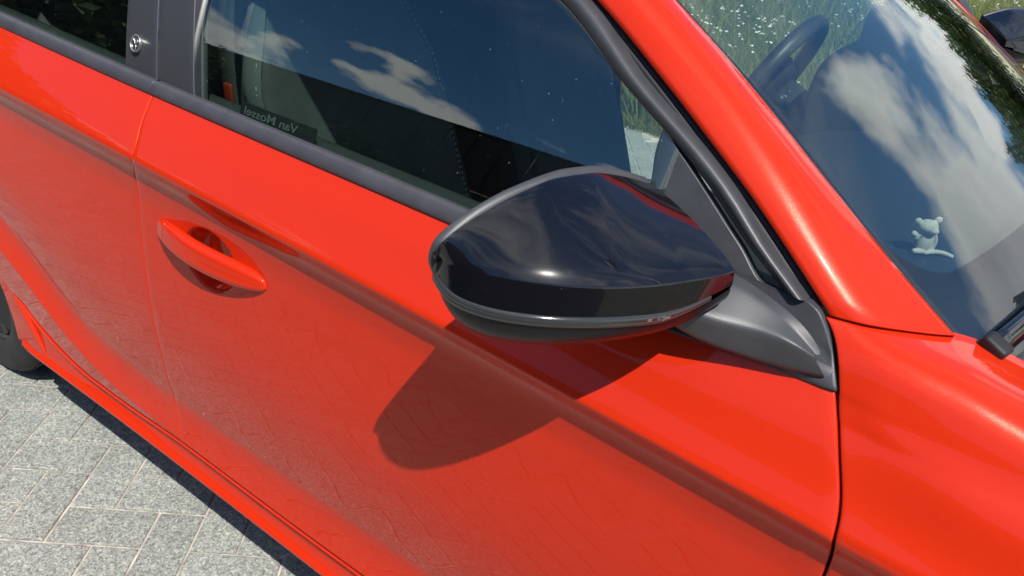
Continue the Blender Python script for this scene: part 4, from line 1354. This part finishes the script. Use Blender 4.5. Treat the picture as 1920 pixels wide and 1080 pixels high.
# ---- cabin
def build_cabin():
    # dashboard
    G = []
    for x, z in ((0.12, 0.955), (0.05, 0.968), (-0.05, 0.974), (-0.16, 0.972), (-0.27, 0.962), (-0.36, 0.940), (-0.405, 0.905), (-0.42, 0.86), (-0.40, 0.78), (-0.37, 0.66), (-0.30, 0.5), (-0.2, 0.4)):
        G.append([(x + 0.07 * (1 - w * w) * (1 if x > -0.2 else 0.3), YC + 0.70 * w, z + 0.008 * (1 - w * w)) for w in np.linspace(-1, 1, 41)])
    dash = grid_obj('dashboard', G, M['dash'], car)
    subsurf(dash, 1)
    # instrument hood
    yD = YC + 0.365
    G = []
    for x, zt, hw in ((-0.10, 0.972, 0.17), (-0.18, 1.015, 0.185), (-0.26, 1.058, 0.20), (-0.33, 1.088, 0.21), (-0.365, 1.092, 0.212), (-0.375, 1.080, 0.21), (-0.36, 1.06, 0.20), (-0.33, 1.0, 0.19)):
        row = []
        for a in np.linspace(0, math.pi, 25):
            ca, sa = math.cos(a), math.sin(a)
            row.append((x, yD + hw * math.copysign(abs(ca) ** 0.45, ca), 0.90 + (zt - 0.90) * sa ** 0.35))
        G.append(row)
    grid_obj('instrument_hood', G, M['dash'], dash, flip=False)
    # steering wheel
    sc = np.array([-0.515, yD, 0.965]); ta = R_(24); r = 0.178
    e1 = np.array([0, 1.0, 0]); e2 = np.array([math.sin(ta), 0, math.cos(ta)])
    V, F = [], []; n, m = 64, 14
    for i in range(n):
        a = 2 * math.pi * i / n
        c = sc + r * (math.cos(a) * e1 + math.sin(a) * e2 * 0.96); rad = math.cos(a) * e1 + math.sin(a) * e2
        nn = np.cross(e1, e2)
        for k in range(m):
            b = 2 * math.pi * k / m
            V.append(c + 0.0165 * (math.cos(b) * rad + 1.15 * math.sin(b) * nn))
    for i in range(n):
        for k in range(m):
            F.append((i * m + k, ((i + 1) % n) * m + k, ((i + 1) % n) * m + (k + 1) % m, i * m + (k + 1) % m))
    sw = mesh_obj('steering_wheel', V, F, M['satin'], car)
    nn = np.cross(e1, e2); nn = nn if nn[0] > 0 else -nn
    hub = [(0.0, 0.03), (0.05, 0.028), (0.075, 0.015), (0.08, 0.0), (0.06, -0.03), (0, -0.04)]
    V = [sc + q * (math.cos(a) * e1 + math.sin(a) * e2) - nn * h for a in np.linspace(0, 2 * math.pi, 28, endpoint=False) for q, h in hub]
    mesh_obj('hub', V, grid_faces(28, len(hub), close_u=True), M['dash'], sw)
    for a in (0.05, math.pi - 0.05, -math.pi / 2):
        d = math.cos(a) * e1 + math.sin(a) * e2
        tube_obj('spoke', [sc + d * 0.06, sc + d * 0.12, sc + d * 0.17], [0.024, 0.018, 0.02], M['satin'], sw, n=8, up=tuple(nn), sy=0.45)
    # column shroud and stalks
    c0, c1 = sc + nn * 0.03, sc + nn * 0.20 + np.array([0, 0, -0.03])
    sh = tube_obj('column_shroud', [c0, (c0 + c1) / 2, c1], [0.055, 0.068, 0.072], M['trim'], car, n=16, sy=0.8)
    s0 = c0 + nn * 0.05
    for sgn in (-1, 1):
        p = [s0 + np.array([0, sgn * 0.05, 0.012]), s0 + np.array([0.004, sgn * 0.10, 0.018]), s0 + np.array([0.006, sgn * 0.145, 0.035]), s0 + np.array([0.006, sgn * 0.178, 0.055])]
        st = tube_obj('stalk', resample(p, 12), np.r_[np.linspace(0.007, 0.009, 6), np.linspace(0.013, 0.014, 5), 0.010], M['satin'], sh, n=12)
        if sgn < 0:
            for k in range(3):
                q = np.array(p[3]) * (0.4 + 0.15 * k) + np.array(p[2]) * (0.6 - 0.15 * k) + np.array([0.010, -0.006, 0.010])
                v, f = box_vf(q, (0.004, 0.006, 0.004)); mesh_obj('icon_print', v, f, M['icon'], sh)
    # door inner panels
    for mir in (False, True):
        G = []
        for x in np.r_[np.linspace(-2.6, -1.17, 18), np.linspace(-1.16, -0.10, 24)]:
            zt = belt_top(x) - 0.012
            G.append([(x, y, z) for y, z in ((0.685, zt), (0.700, zt + 0.004), (0.722, zt - 0.004), (0.735, zt - 0.05), (0.735, zt - 0.16), (0.775, zt - 0.20), (0.78, zt - 0.24), (0.74, zt - 0.27), (0.735, 0.35), (0.72, 0.24))])
        grid_obj('door_card', G[:18], M['trim'], car, mirror=mir)
        o = grid_obj('door_card', G[18:], M['trim'], car, mirror=mir)
        if mir: FAR_DOOR.append(o)
        # B-pillar inner trim
        G = []
        for z in np.linspace(1.39, 0.3, 20):
            y = Gs(-1.17, z) + 0.055 if z > 1.0 else 0.74
            hw = 0.055 + 0.03 * max(0, 1.1 - z)
            G.append([(-1.17 + hw * a, y + (0.0 if abs(a) < 0.8 else -0.045), z) for a in (-1, -0.8, 0, 0.8, 1)])
        grid_obj('pillar_lining', G, M['trim'], car, flip=True, mirror=mir)
        # A-pillar lining
        a = resample([p + np.array([-0.02, 0.035, -0.012]) for p in map(np.array, red_l)] + [np.array(RAILO[0]) + np.array([-0.01, 0.04, -0.02]), np.array(RAILO[1]) + np.array([0, 0.05, -0.02])], 30)
        b = resample([p + np.array([-0.02, 0.012, -0.022]) for p in map(np.array, red_r)] + [np.array(RAILI[0]) + np.array([-0.01, 0.02, -0.03]), np.array(RAILI[1]) + np.array([0, 0.02, -0.03])], 30)
        G = [[a[i] + np.array([0.0, -0.03, 0.0]), a[i], (a[i] + b[i]) / 2 + np.array([-0.01, 0.012, -0.01]), b[i], b[i] + np.array([0.015, 0, 0.012])] for i in range(30)]
        grid_obj('pillar_lining', G, M['trim'], car, mirror=mir)
    for mir in (False, True):
        G = [[(x, 0.70 + 0.02 * math.sin(3 * z), z) for z in np.linspace(1.0, 0.25, 10)] for x in np.linspace(-0.16, 0.2, 8)]
        grid_obj('kick_panel', G, M['trim'], car, flip=True, mirror=mir)
    # seats
    def rounded(name, c, s, mat, parent, rot=(0, 0, 0), bev=0.05):
        o = box_obj(name, (0, 0, 0), s, mat, parent, bev=bev, seg=4); o.location = c; o.rotation_euler = rot
        return o
    for k, yc_ in enumerate((YC - 0.365, YC + 0.365)):
        xb = -1.02 if k == 0 else -0.98
        seat = rounded('front_seat', (xb + 0.24, yc_, 0.50), (0.52, 0.50, 0.16), M['seat'], car, (0, -0.12, 0))
        # backrest: side bolsters and tapered shoulders
        G = []
        for t in np.linspace(0, 1, 20):
            z = 0.50 + 0.66 * t; xo = xb - 0.02 - 0.24 * t
            hw = 0.255 - 0.02 * t - 0.085 * max(0, t - 0.72) ** 1.0 / 0.28 - 0.03 * max(0, t - 0.93) / 0.07
            th = 0.085 - 0.035 * t
            row = []
            for a in np.linspace(0, 2 * math.pi, 36, endpoint=False):
                ca, sa = math.cos(a), math.sin(a)
                yy = hw * math.copysign(abs(ca) ** 0.6, ca)
                xx = th * math.copysign(abs(sa) ** 0.7, sa) + (0.045 * (abs(yy) / hw) ** 4 if sa > 0 else 0)
                row.append((xo + xx, yc_ + yy, z))
            G.append(row)
        top = np.array(G[-1]); G.append((top - top.mean(0)) * 0.55 + top.mean(0) + np.array([0, 0, 0.018])); G.append((top - top.mean(0)) * 0.02 + top.mean(0) + np.array([0, 0, 0.022]))
        G = np.array(G); GG = np.concatenate([G, G[:, :1]], 1)
        back = grid_obj('front_seat_back', GG, M['seat'], car)
        # pale side piping with stitches
        for sgn in (-1, 1):
            p = [np.array([xb - 0.02 - 0.24 * t + 0.06, yc_ + sgn * (0.262 - 0.02 * t - 0.085 * max(0, t - 0.72) / 0.28), 0.50 + 0.66 * t]) for t in np.linspace(0.05, 0.93, 16)]
            P_ = resample(p, 90)
            parts = []
            for i in range(0, 90, 2):
                d = P_[min(i + 1, 89)] - P_[i]
                v, f = tube([P_[i] - d * 0.0, P_[i] + d * 0.55, P_[i] + d * 1.0], 0.0022, 5); parts.append((v, f))
            v, f = join_vf(parts); mesh_obj('stitching', v, f, M['stitch'], back)
            G = []
            for q in resample(p, 30):
                G.append([q + np.array([-0.045, -sgn * 0.004, 0]), q + np.array([-0.02, sgn * 0.006, 0]), q + np.array([0.012, -sgn * 0.0, 0])])
            grid_obj('side_panel', G, M['seatside'], back, flip=(sgn > 0))
        hr = rounded('headrest', (xb - 0.29, yc_, 1.275), (0.10, 0.25, 0.17), M['seat'], back, (0, -0.2, 0), bev=0.045)
        for sgn in (-1, 1):
            tube_obj('headrest_post', [(xb - 0.275, yc_ + sgn * 0.06, 1.12), (xb - 0.285, yc_ + sgn * 0.06, 1.24)], 0.006, M['chrome'], back)
        # belt from the pillar
        yo = 0.79 if k == 0 else 2 * YC - 0.79
        p = resample([(-1.15, yo + (0.03 if k == 0 else -0.03), 1.22), (-1.14, yo, 1.0), (-1.12, yo, 0.7), (-1.0, yo, 0.42)], 24)
        G = [[q + np.array([-0.022, 0, 0]), q, q + np.array([0.022, 0, 0])] for q in p]
        o = grid_obj('seat_belt', G, M['belt'], car); solid(o, 0.0015)
        if k == 0:
            box_obj('belt_tongue', (-1.135, yo - 0.004, 0.985), (0.02, 0.008, 0.035), M['buckle'], o, bev=0.003)
    # rear bench
    rounded('rear_bench', (-1.95, YC, 0.50), (0.5, 1.3, 0.16), M['seat'], car, (0, -0.1, 0))
    rounded('rear_backrest', (-2.25, YC, 0.78), (0.16, 1.3, 0.62), M['seat'], car, (0, -0.32, 0))
    for yc_ in (YC - 0.36, YC + 0.36):
        rounded('rear_headrest', (-2.37, yc_, 1.16), (0.10, 0.25, 0.16), M['seat'], car, (0, -0.2, 0), bev=0.04)
    # interior mirror
    rounded('rear_view_mirror', (-0.40, YC, 1.30), (0.03, 0.22, 0.065), M['satin'], car, (0, 0.1, 0.1), bev=0.012)
    # centre console
    rounded('centre_console', (-0.62, YC, 0.46), (0.8, 0.2, 0.22), M['trim'], car, bev=0.03)
build_cabin()

# far-side mirror: mirror image of the near one
def build_far_mirror():
    def refl(o, parent, dx):
        me = o.data.copy()
        for v in me.vertices:
            v.co = (v.co.x + dx, 2 * YC - v.co.y, v.co.z)
        me.flip_normals()
        c = bpy.data.objects.new(o.name.split('.')[0], me)
        link(c, parent)
        for md in o.modifiers:
            if md.type == 'SUBSURF': subsurf(c, 2)
        return c
    dx = 0.0
    h = refl(house, car, dx)
    FAR_DOOR.append(h)
    for ch in list(house.children): refl(ch, h, dx)
    for ch in list(front_door.children):
        if ch.name.startswith(('mirror_sail', 'mirror_arm')): refl(ch, h, dx if ch.name.startswith('mirror_arm') else 0.0)
build_far_mirror()
# the far front door stands open
def open_far_door(deg, hx=-0.02, hy=2 * YC - 0.595):
    m = Matrix.Translation((hx, hy, 0)) @ Matrix.Rotation(R_(-deg), 4, 'Z') @ Matrix.Translation((-hx, -hy, 0))
    for o in FAR_DOOR: o.matrix_basis = m
open_far_door(65)

# ------------------------------------------------------------------ toy on the dashboard
def build_toy():
    b = on_z(1729, 473, 0.979)
    root = empty('plush_toy', tuple(b)); tag(root, 'small white plush animal with round ears sitting on the dashboard behind the windscreen', 'plush toy')
    rt = RC[0] * np.array([1, 1, 0]); rt /= np.linalg.norm(rt); fw = np.array([rt[1], -rt[0], 0])
    bm = bmesh.new()
    def ball(a, f, h, sx, sy, sz):
        m = Matrix.Translation(Vector((*(rt[:2] * a + fw[:2] * f), h))) @ Matrix.Rotation(math.atan2(rt[1], rt[0]), 4, 'Z') @ Matrix.Diagonal((sx, sy, sz, 1))
        bmesh.ops.create_uvsphere(bm, u_segments=20, v_segments=14, radius=1, matrix=m)
    ball(-0.004, 0, 0.017, 0.0125, 0.011, 0.020)          # trunk
    ball(-0.005, 0, 0.030, 0.010, 0.009, 0.009)           # shoulders
    ball(-0.008, 0.002, 0.043, 0.0150, 0.012, 0.0110)     # head
    ball(-0.002, 0.010, 0.040, 0.0075, 0.007, 0.0055)     # muzzle
    ball(-0.024, 0, 0.050, 0.0055, 0.003, 0.0050)         # ear
    ball(0.0055, 0, 0.054, 0.0060, 0.003, 0.0052)         # ear
    for t in np.linspace(0, 1, 7):                        # arms
        ball(0.006 + 0.005 * math.sin(t * 2.6), 0.003, 0.031 - 0.022 * t, 0.0036, 0.004, 0.0042)
        ball(-0.014 - 0.006 * math.sin(t * 1.7), 0.003, 0.031 - 0.006 * t, 0.0036, 0.004, 0.004)
    ball(-0.024, 0.002, 0.030, 0.005, 0.005, 0.0045)      # paw
    for t in np.linspace(0, 1, 10):                       # outstretched leg
        ball(0.0 + 0.040 * t, 0.008, 0.0035 - 0.003 * t + 0.004 * math.sin(t * 3.1), 0.0042, 0.0040, 0.0034)
        ball(-0.006 - 0.012 * t, 0.008, 0.005, 0.0042, 0.0042, 0.004)
    me = bpy.data.meshes.new('toy_body'); bm.to_mesh(me); bm.free()
    me.materials.append(M['plush']); me.polygons.foreach_set('use_smooth', [True] * len(me.polygons))
    o = link(bpy.data.objects.new('toy_body', me), root)
    r = o.modifiers.new('one_skin', 'REMESH'); r.mode = 'VOXEL'; r.voxel_size = 0.0011; r.use_smooth_shade = True
    root.scale = (0.88, 0.88, 0.88)
    for a in (-0.0065, 0.0035):
        V = []
        bm = bmesh.new()
        bmesh.ops.create_uvsphere(bm, u_segments=8, v_segments=6, radius=0.0011, matrix=Matrix.Translation(Vector((*(rt[:2] * a + fw[:2] * 0.0125), 0.0455))))
        me = bpy.data.meshes.new('eye'); bm.to_mesh(me); bm.free(); me.materials.append(M['gloss']); link(bpy.data.objects.new('eye', me), root)
build_toy()

# ------------------------------------------------------------------ surroundings
def fast_mesh(name, V, F, mat, parent=None):
    me = bpy.data.meshes.new(name)
    V = np.asarray(V, np.float32); F = np.asarray(F, np.int32)
    me.vertices.add(len(V)); me.vertices.foreach_set('co', V.ravel())
    k = F.shape[1]
    me.loops.add(F.size); me.loops.foreach_set('vertex_index', F.ravel())
    me.polygons.add(len(F)); me.polygons.foreach_set('loop_start', np.arange(0, F.size, k, dtype=np.int32))
    me.polygons.foreach_set('loop_total', np.full(len(F), k, np.int32))
    me.update(calc_edges=True); me.validate()
    me.materials.append(mat)
    return link(bpy.data.objects.new(name, me), parent)
def blades(name, n, x0, x1, y0, y1, h0, h1, w, mat, dens=None):
    x = nrng.uniform(x0, x1, n); y = y0 + (y1 - y0) * nrng.uniform(0, 1, n) ** 1.6
    h = nrng.uniform(h0, h1, n); a = nrng.uniform(0, 2 * np.pi, n); l = nrng.normal(0, 0.35, (n, 2)) * h[:, None]
    d = np.stack([np.cos(a), np.sin(a)], 1) * (w * nrng.uniform(0.6, 1.4, n))[:, None]
    B = np.stack([x, y], 1); z0 = np.full(n, -0.055)
    P = np.zeros((n, 5, 3))
    P[:, 0, :2] = B - d; P[:, 1, :2] = B + d
    P[:, 2, :2] = B + l * 0.4 + d * 0.8; P[:, 3, :2] = B + l * 0.4 - d * 0.8; P[:, 4, :2] = B + l
    P[:, 0, 2] = P[:, 1, 2] = -0.055; P[:, 2, 2] = P[:, 3, 2] = h * 0.6 - 0.055; P[:, 4, 2] = h - 0.055
    i = np.arange(n)[:, None] * 5
    F = np.concatenate([i + [0, 1, 2], i + [0, 2, 3], i + [3, 2, 4]], 0)
    return fast_mesh(name, P.reshape(-1, 3), F, mat)
def build_meadow():
    o = blades('meadow_grass', 90000, -9.5, 1.6, 4.3, 13, 0.18, 0.55, 0.004, M['grass']); tag(o, 'tall green meadow grass beyond the far side of the car', 'grass', kind='stuff')
    o = blades('lawn_grass', 60000, -3.0, 3.0, 4.15, 6.5, 0.05, 0.16, 0.0028, M['lawn']); tag(o, 'short yellow-green verge grass beside the far door mirror', 'grass', kind='stuff')
    # white flower heads on thin stems
    n = 1500
    x = nrng.uniform(-9, 1.4, n); y = 4.8 + 9 * nrng.uniform(0, 1, n) ** 1.5; z = nrng.uniform(0.3, 0.6, n)
    cl = np.sin(x * 1.9 + 1) * np.sin(y * 1.5 + x) ; keep = nrng.uniform(-1, 1, n) < cl + 0.35
    x, y, z = x[keep], y[keep], z[keep]; n = len(x)
    V, F = [], []
    k = 7
    for i in range(n):
        for q in range(nrng.integers(2, 5)):
            cx, cy, cz = x[i] + nrng.normal(0, 0.02), y[i] + nrng.normal(0, 0.02), z[i] + nrng.normal(0, 0.015)
            r = nrng.uniform(0.006, 0.013); o = len(V)
            V.append((cx, cy, cz + r * 0.5))
            for a in range(k): V.append((cx + r * math.cos(a * 2 * math.pi / k), cy + r * math.sin(a * 2 * math.pi / k), cz + nrng.normal(0, 0.002)))
            for a in range(k): F.append((o, o + 1 + a, o + 1 + (a + 1) % k))
    o = fast_mesh('meadow_flowers', V, F, M['petal']); tag(o, 'white meadow flowers dotted through the tall grass', 'flowers', kind='stuff')
build_meadow()

def leaf_cloud(n, centre, rad, size, clumps=40, flat=1.0):
    """leaf quads gathered in clumps through an ellipsoid"""
    centre = np.array(centre); rad = np.array(rad)
    d = nrng.normal(0, 1, (clumps, 3)); d /= np.linalg.norm(d, axis=1, keepdims=True)
    cc = centre + d * rad * (nrng.uniform(0.35, 1.0, (clumps, 1)) ** 0.6)
    cr = nrng.uniform(0.22, 0.42, clumps) * rad.mean()
    k = nrng.integers(0, clumps, n)
    e = nrng.normal(0, 1, (n, 3)); e /= np.linalg.norm(e, axis=1, keepdims=True)
    p = cc[k] + e * (cr[k] * nrng.uniform(0.55, 1.05, n))[:, None]
    a = nrng.normal(0, 1, (n, 3)); a /= np.linalg.norm(a, axis=1, keepdims=True)
    b = np.cross(a, nrng.normal(0, 1, (n, 3))); b /= np.linalg.norm(b, axis=1, keepdims=True)
    s = (size * nrng.uniform(0.6, 1.3, n))[:, None]
    P = np.stack([p - a * s, p + b * s * 0.6, p + a * s, p - b * s * 0.6], 1)
    i = np.arange(n)[:, None] * 4
    return P.reshape(-1, 3), i + [0, 1, 2, 3]
def tree(x, y, h, r, label, n=9000, leaf=0.10):
    root = empty('tree', (x, y, -0.055)); tag(root, label, 'tree', 'trees standing around the parking place')
    th = h * 0.42
    path = [(0, 0, 0), (0.05, 0.02, th * 0.5), (0.0, 0.08, th), (0.1, 0.1, h * 0.75)]
    parts = [tube(resample(path, 14), np.linspace(0.035 * h * 0.6, 0.03, 14), 10)]
    for k in range(6):
        a = k * 1.05 + x; b = th * (0.75 + 0.08 * k)
        parts.append(tube(resample([(0, 0.05, b), (0.4 * r * math.cos(a), 0.4 * r * math.sin(a), b + 0.22 * h), (0.75 * r * math.cos(a), 0.75 * r * math.sin(a), b + 0.34 * h)], 8), np.linspace(0.05, 0.015, 8), 6))
    v, f = join_vf(parts); mesh_obj('trunk', v, f, M['bark'], root)
    P, F = leaf_cloud(n, (0, 0, h * 0.64), (r, r, h * 0.36), leaf, clumps=46)
    fast_mesh('crown', P, F, M['leaf'], root)
def build_trees():
    spec = [(-12.4, -4.4, 4.6, 1.9, 'rounded leafy tree past the end of the plank fence, nearest the parking place'),
            (-15.0, -2.6, 6.2, 2.5, 'broad leafy tree beyond the fence end, tallest of its group'),
            (-18.4, -9.6, 5.0, 3.0, 'leafy tree furthest behind the fence end'),
            (-17.5, 0.2, 5.5, 2.5, 'low bushy tree at the rear of the paved place'),
            (-20.0, 4.5, 6.5, 3.0, 'bushy tree behind the car beside the meadow'),
            (3.3, 29.5, 7.0, 3.2, 'meadow-edge tree standing back between two nearer ones'),
            (9.8, 30.0, 7.5, 3.2, 'meadow-edge tree half hidden behind its neighbours'),
            (16.8, 29.5, 7.0, 3.2, 'meadow-edge tree behind the right-hand group'),
            (-3.5, 30.5, 7.2, 3.2, 'meadow-edge tree behind the left-hand group'),
            (13.0, 26.0, 7.0, 3.3, 'meadow-edge tree straight ahead of the car'),
            (20.5, 27.0, 8.0, 3.6, 'tall meadow-edge tree right of its neighbours'),
            (6.5, 27.5, 6.5, 3.2, 'meadow-edge tree across the field from the bonnet'),
            (0.0, 28.5, 7.5, 3.4, 'meadow-edge tree across the field from the windscreen'),
            (-7.0, 27.5, 7.0, 3.4, 'meadow-edge tree across the field from the rear doors')]
    for s in spec: tree(*s, n=7000, leaf=0.17)
build_trees()

def build_fence():
    root = empty('plank_fence', (0, -3.6, -0.05)); tag(root, 'tall dark fence of upright timber planks behind the photographer', 'fence')
    v, f = box_vf((0, 0, 1.37), (0.156, 0.022, 2.74)); me = bpy.data.meshes.new('plank'); me.from_pydata([tuple(q) for q in v], [], f); me.update(); me.materials.append(M['plank'])
    x = -8.1
    while x < 16.5:
        o = bpy.data.objects.new('plank', me); link(o, root); o.location = (x, nrng.normal(0, 0.001) + (0.006 if int(round((x + 8.1) / 0.1505)) % 2 else -0.006), 0); o.rotation_euler = (0, nrng.normal(0, 0.002), nrng.normal(0, 0.01))
        x += 0.1505
    box_obj('top_rail', (4.15, 0, 2.76), (24.7, 0.07, 0.035), M['plank'], root, bev=0.004)
    for z in (0.4, 2.0): box_obj('cross_rail', (4.15, -0.042, z), (24.6, 0.04, 0.09), M['plank'], root, bev=0.004)
    for k in range(14): box_obj('fence_post', (-8.0 + 1.83 * k, -0.10, 1.3), (0.07, 0.07, 2.7), M['plank'], root, bev=0.004)
    # climbers and shrubs against the fence
    def shrub(x, h, r, label, n=5000, y=-3.35):
        q = empty('shrub', (x, y, -0.05)); tag(q, label, 'shrub', 'shrubs along the plank fence')
        P, F = leaf_cloud(n, (0, 0, h * 0.55), (r, 0.2, h * 0.5), 0.032, clumps=50)
        fast_mesh('foliage', P, F, M['ivy'], q)
        tube_obj('stem', [(0, 0, 0), (0.03, 0.02, h * 0.4), (-0.02, 0, h * 0.8)], [0.025, 0.018, 0.008], M['bark'], q, n=7)
    shrub(-6.4, 1.6, 1.1, 'wide climbing shrub at the far end of the plank fence')
    shrub(-4.6, 1.9, 0.9, 'dense leafy shrub against the fence behind the rear door')
    shrub(-3.2, 1.2, 0.8, 'low leafy shrub against the fence nearest the photographer')
    shrub(-6.9, 2.66, 0.45, 'narrow climber reaching over the top of the plank fence', n=3500)
build_fence()

def build_lamp():
    root = empty('street_lamp', (3.9, 2.7, 0)); tag(root, 'tall grey street lamp with a flat lamp head ahead of the car', 'street lamp')
    tube_obj('pole', [(0, 0, 0), (0, 0, 3), (0, 0, 6.6)], [0.065, 0.055, 0.04], M['post'], root, n=14)
    tube_obj('arm', resample([(0, 0, 6.55), (-0.15, 0.05, 6.75), (-0.7, 0.25, 6.85)], 10), 0.025, M['post'], root, n=10)
    o = box_obj('lamp_head', (-1.0, 0.36, 6.86), (0.75, 0.36, 0.09), M['post'], root, bev=0.03)
build_lamp()
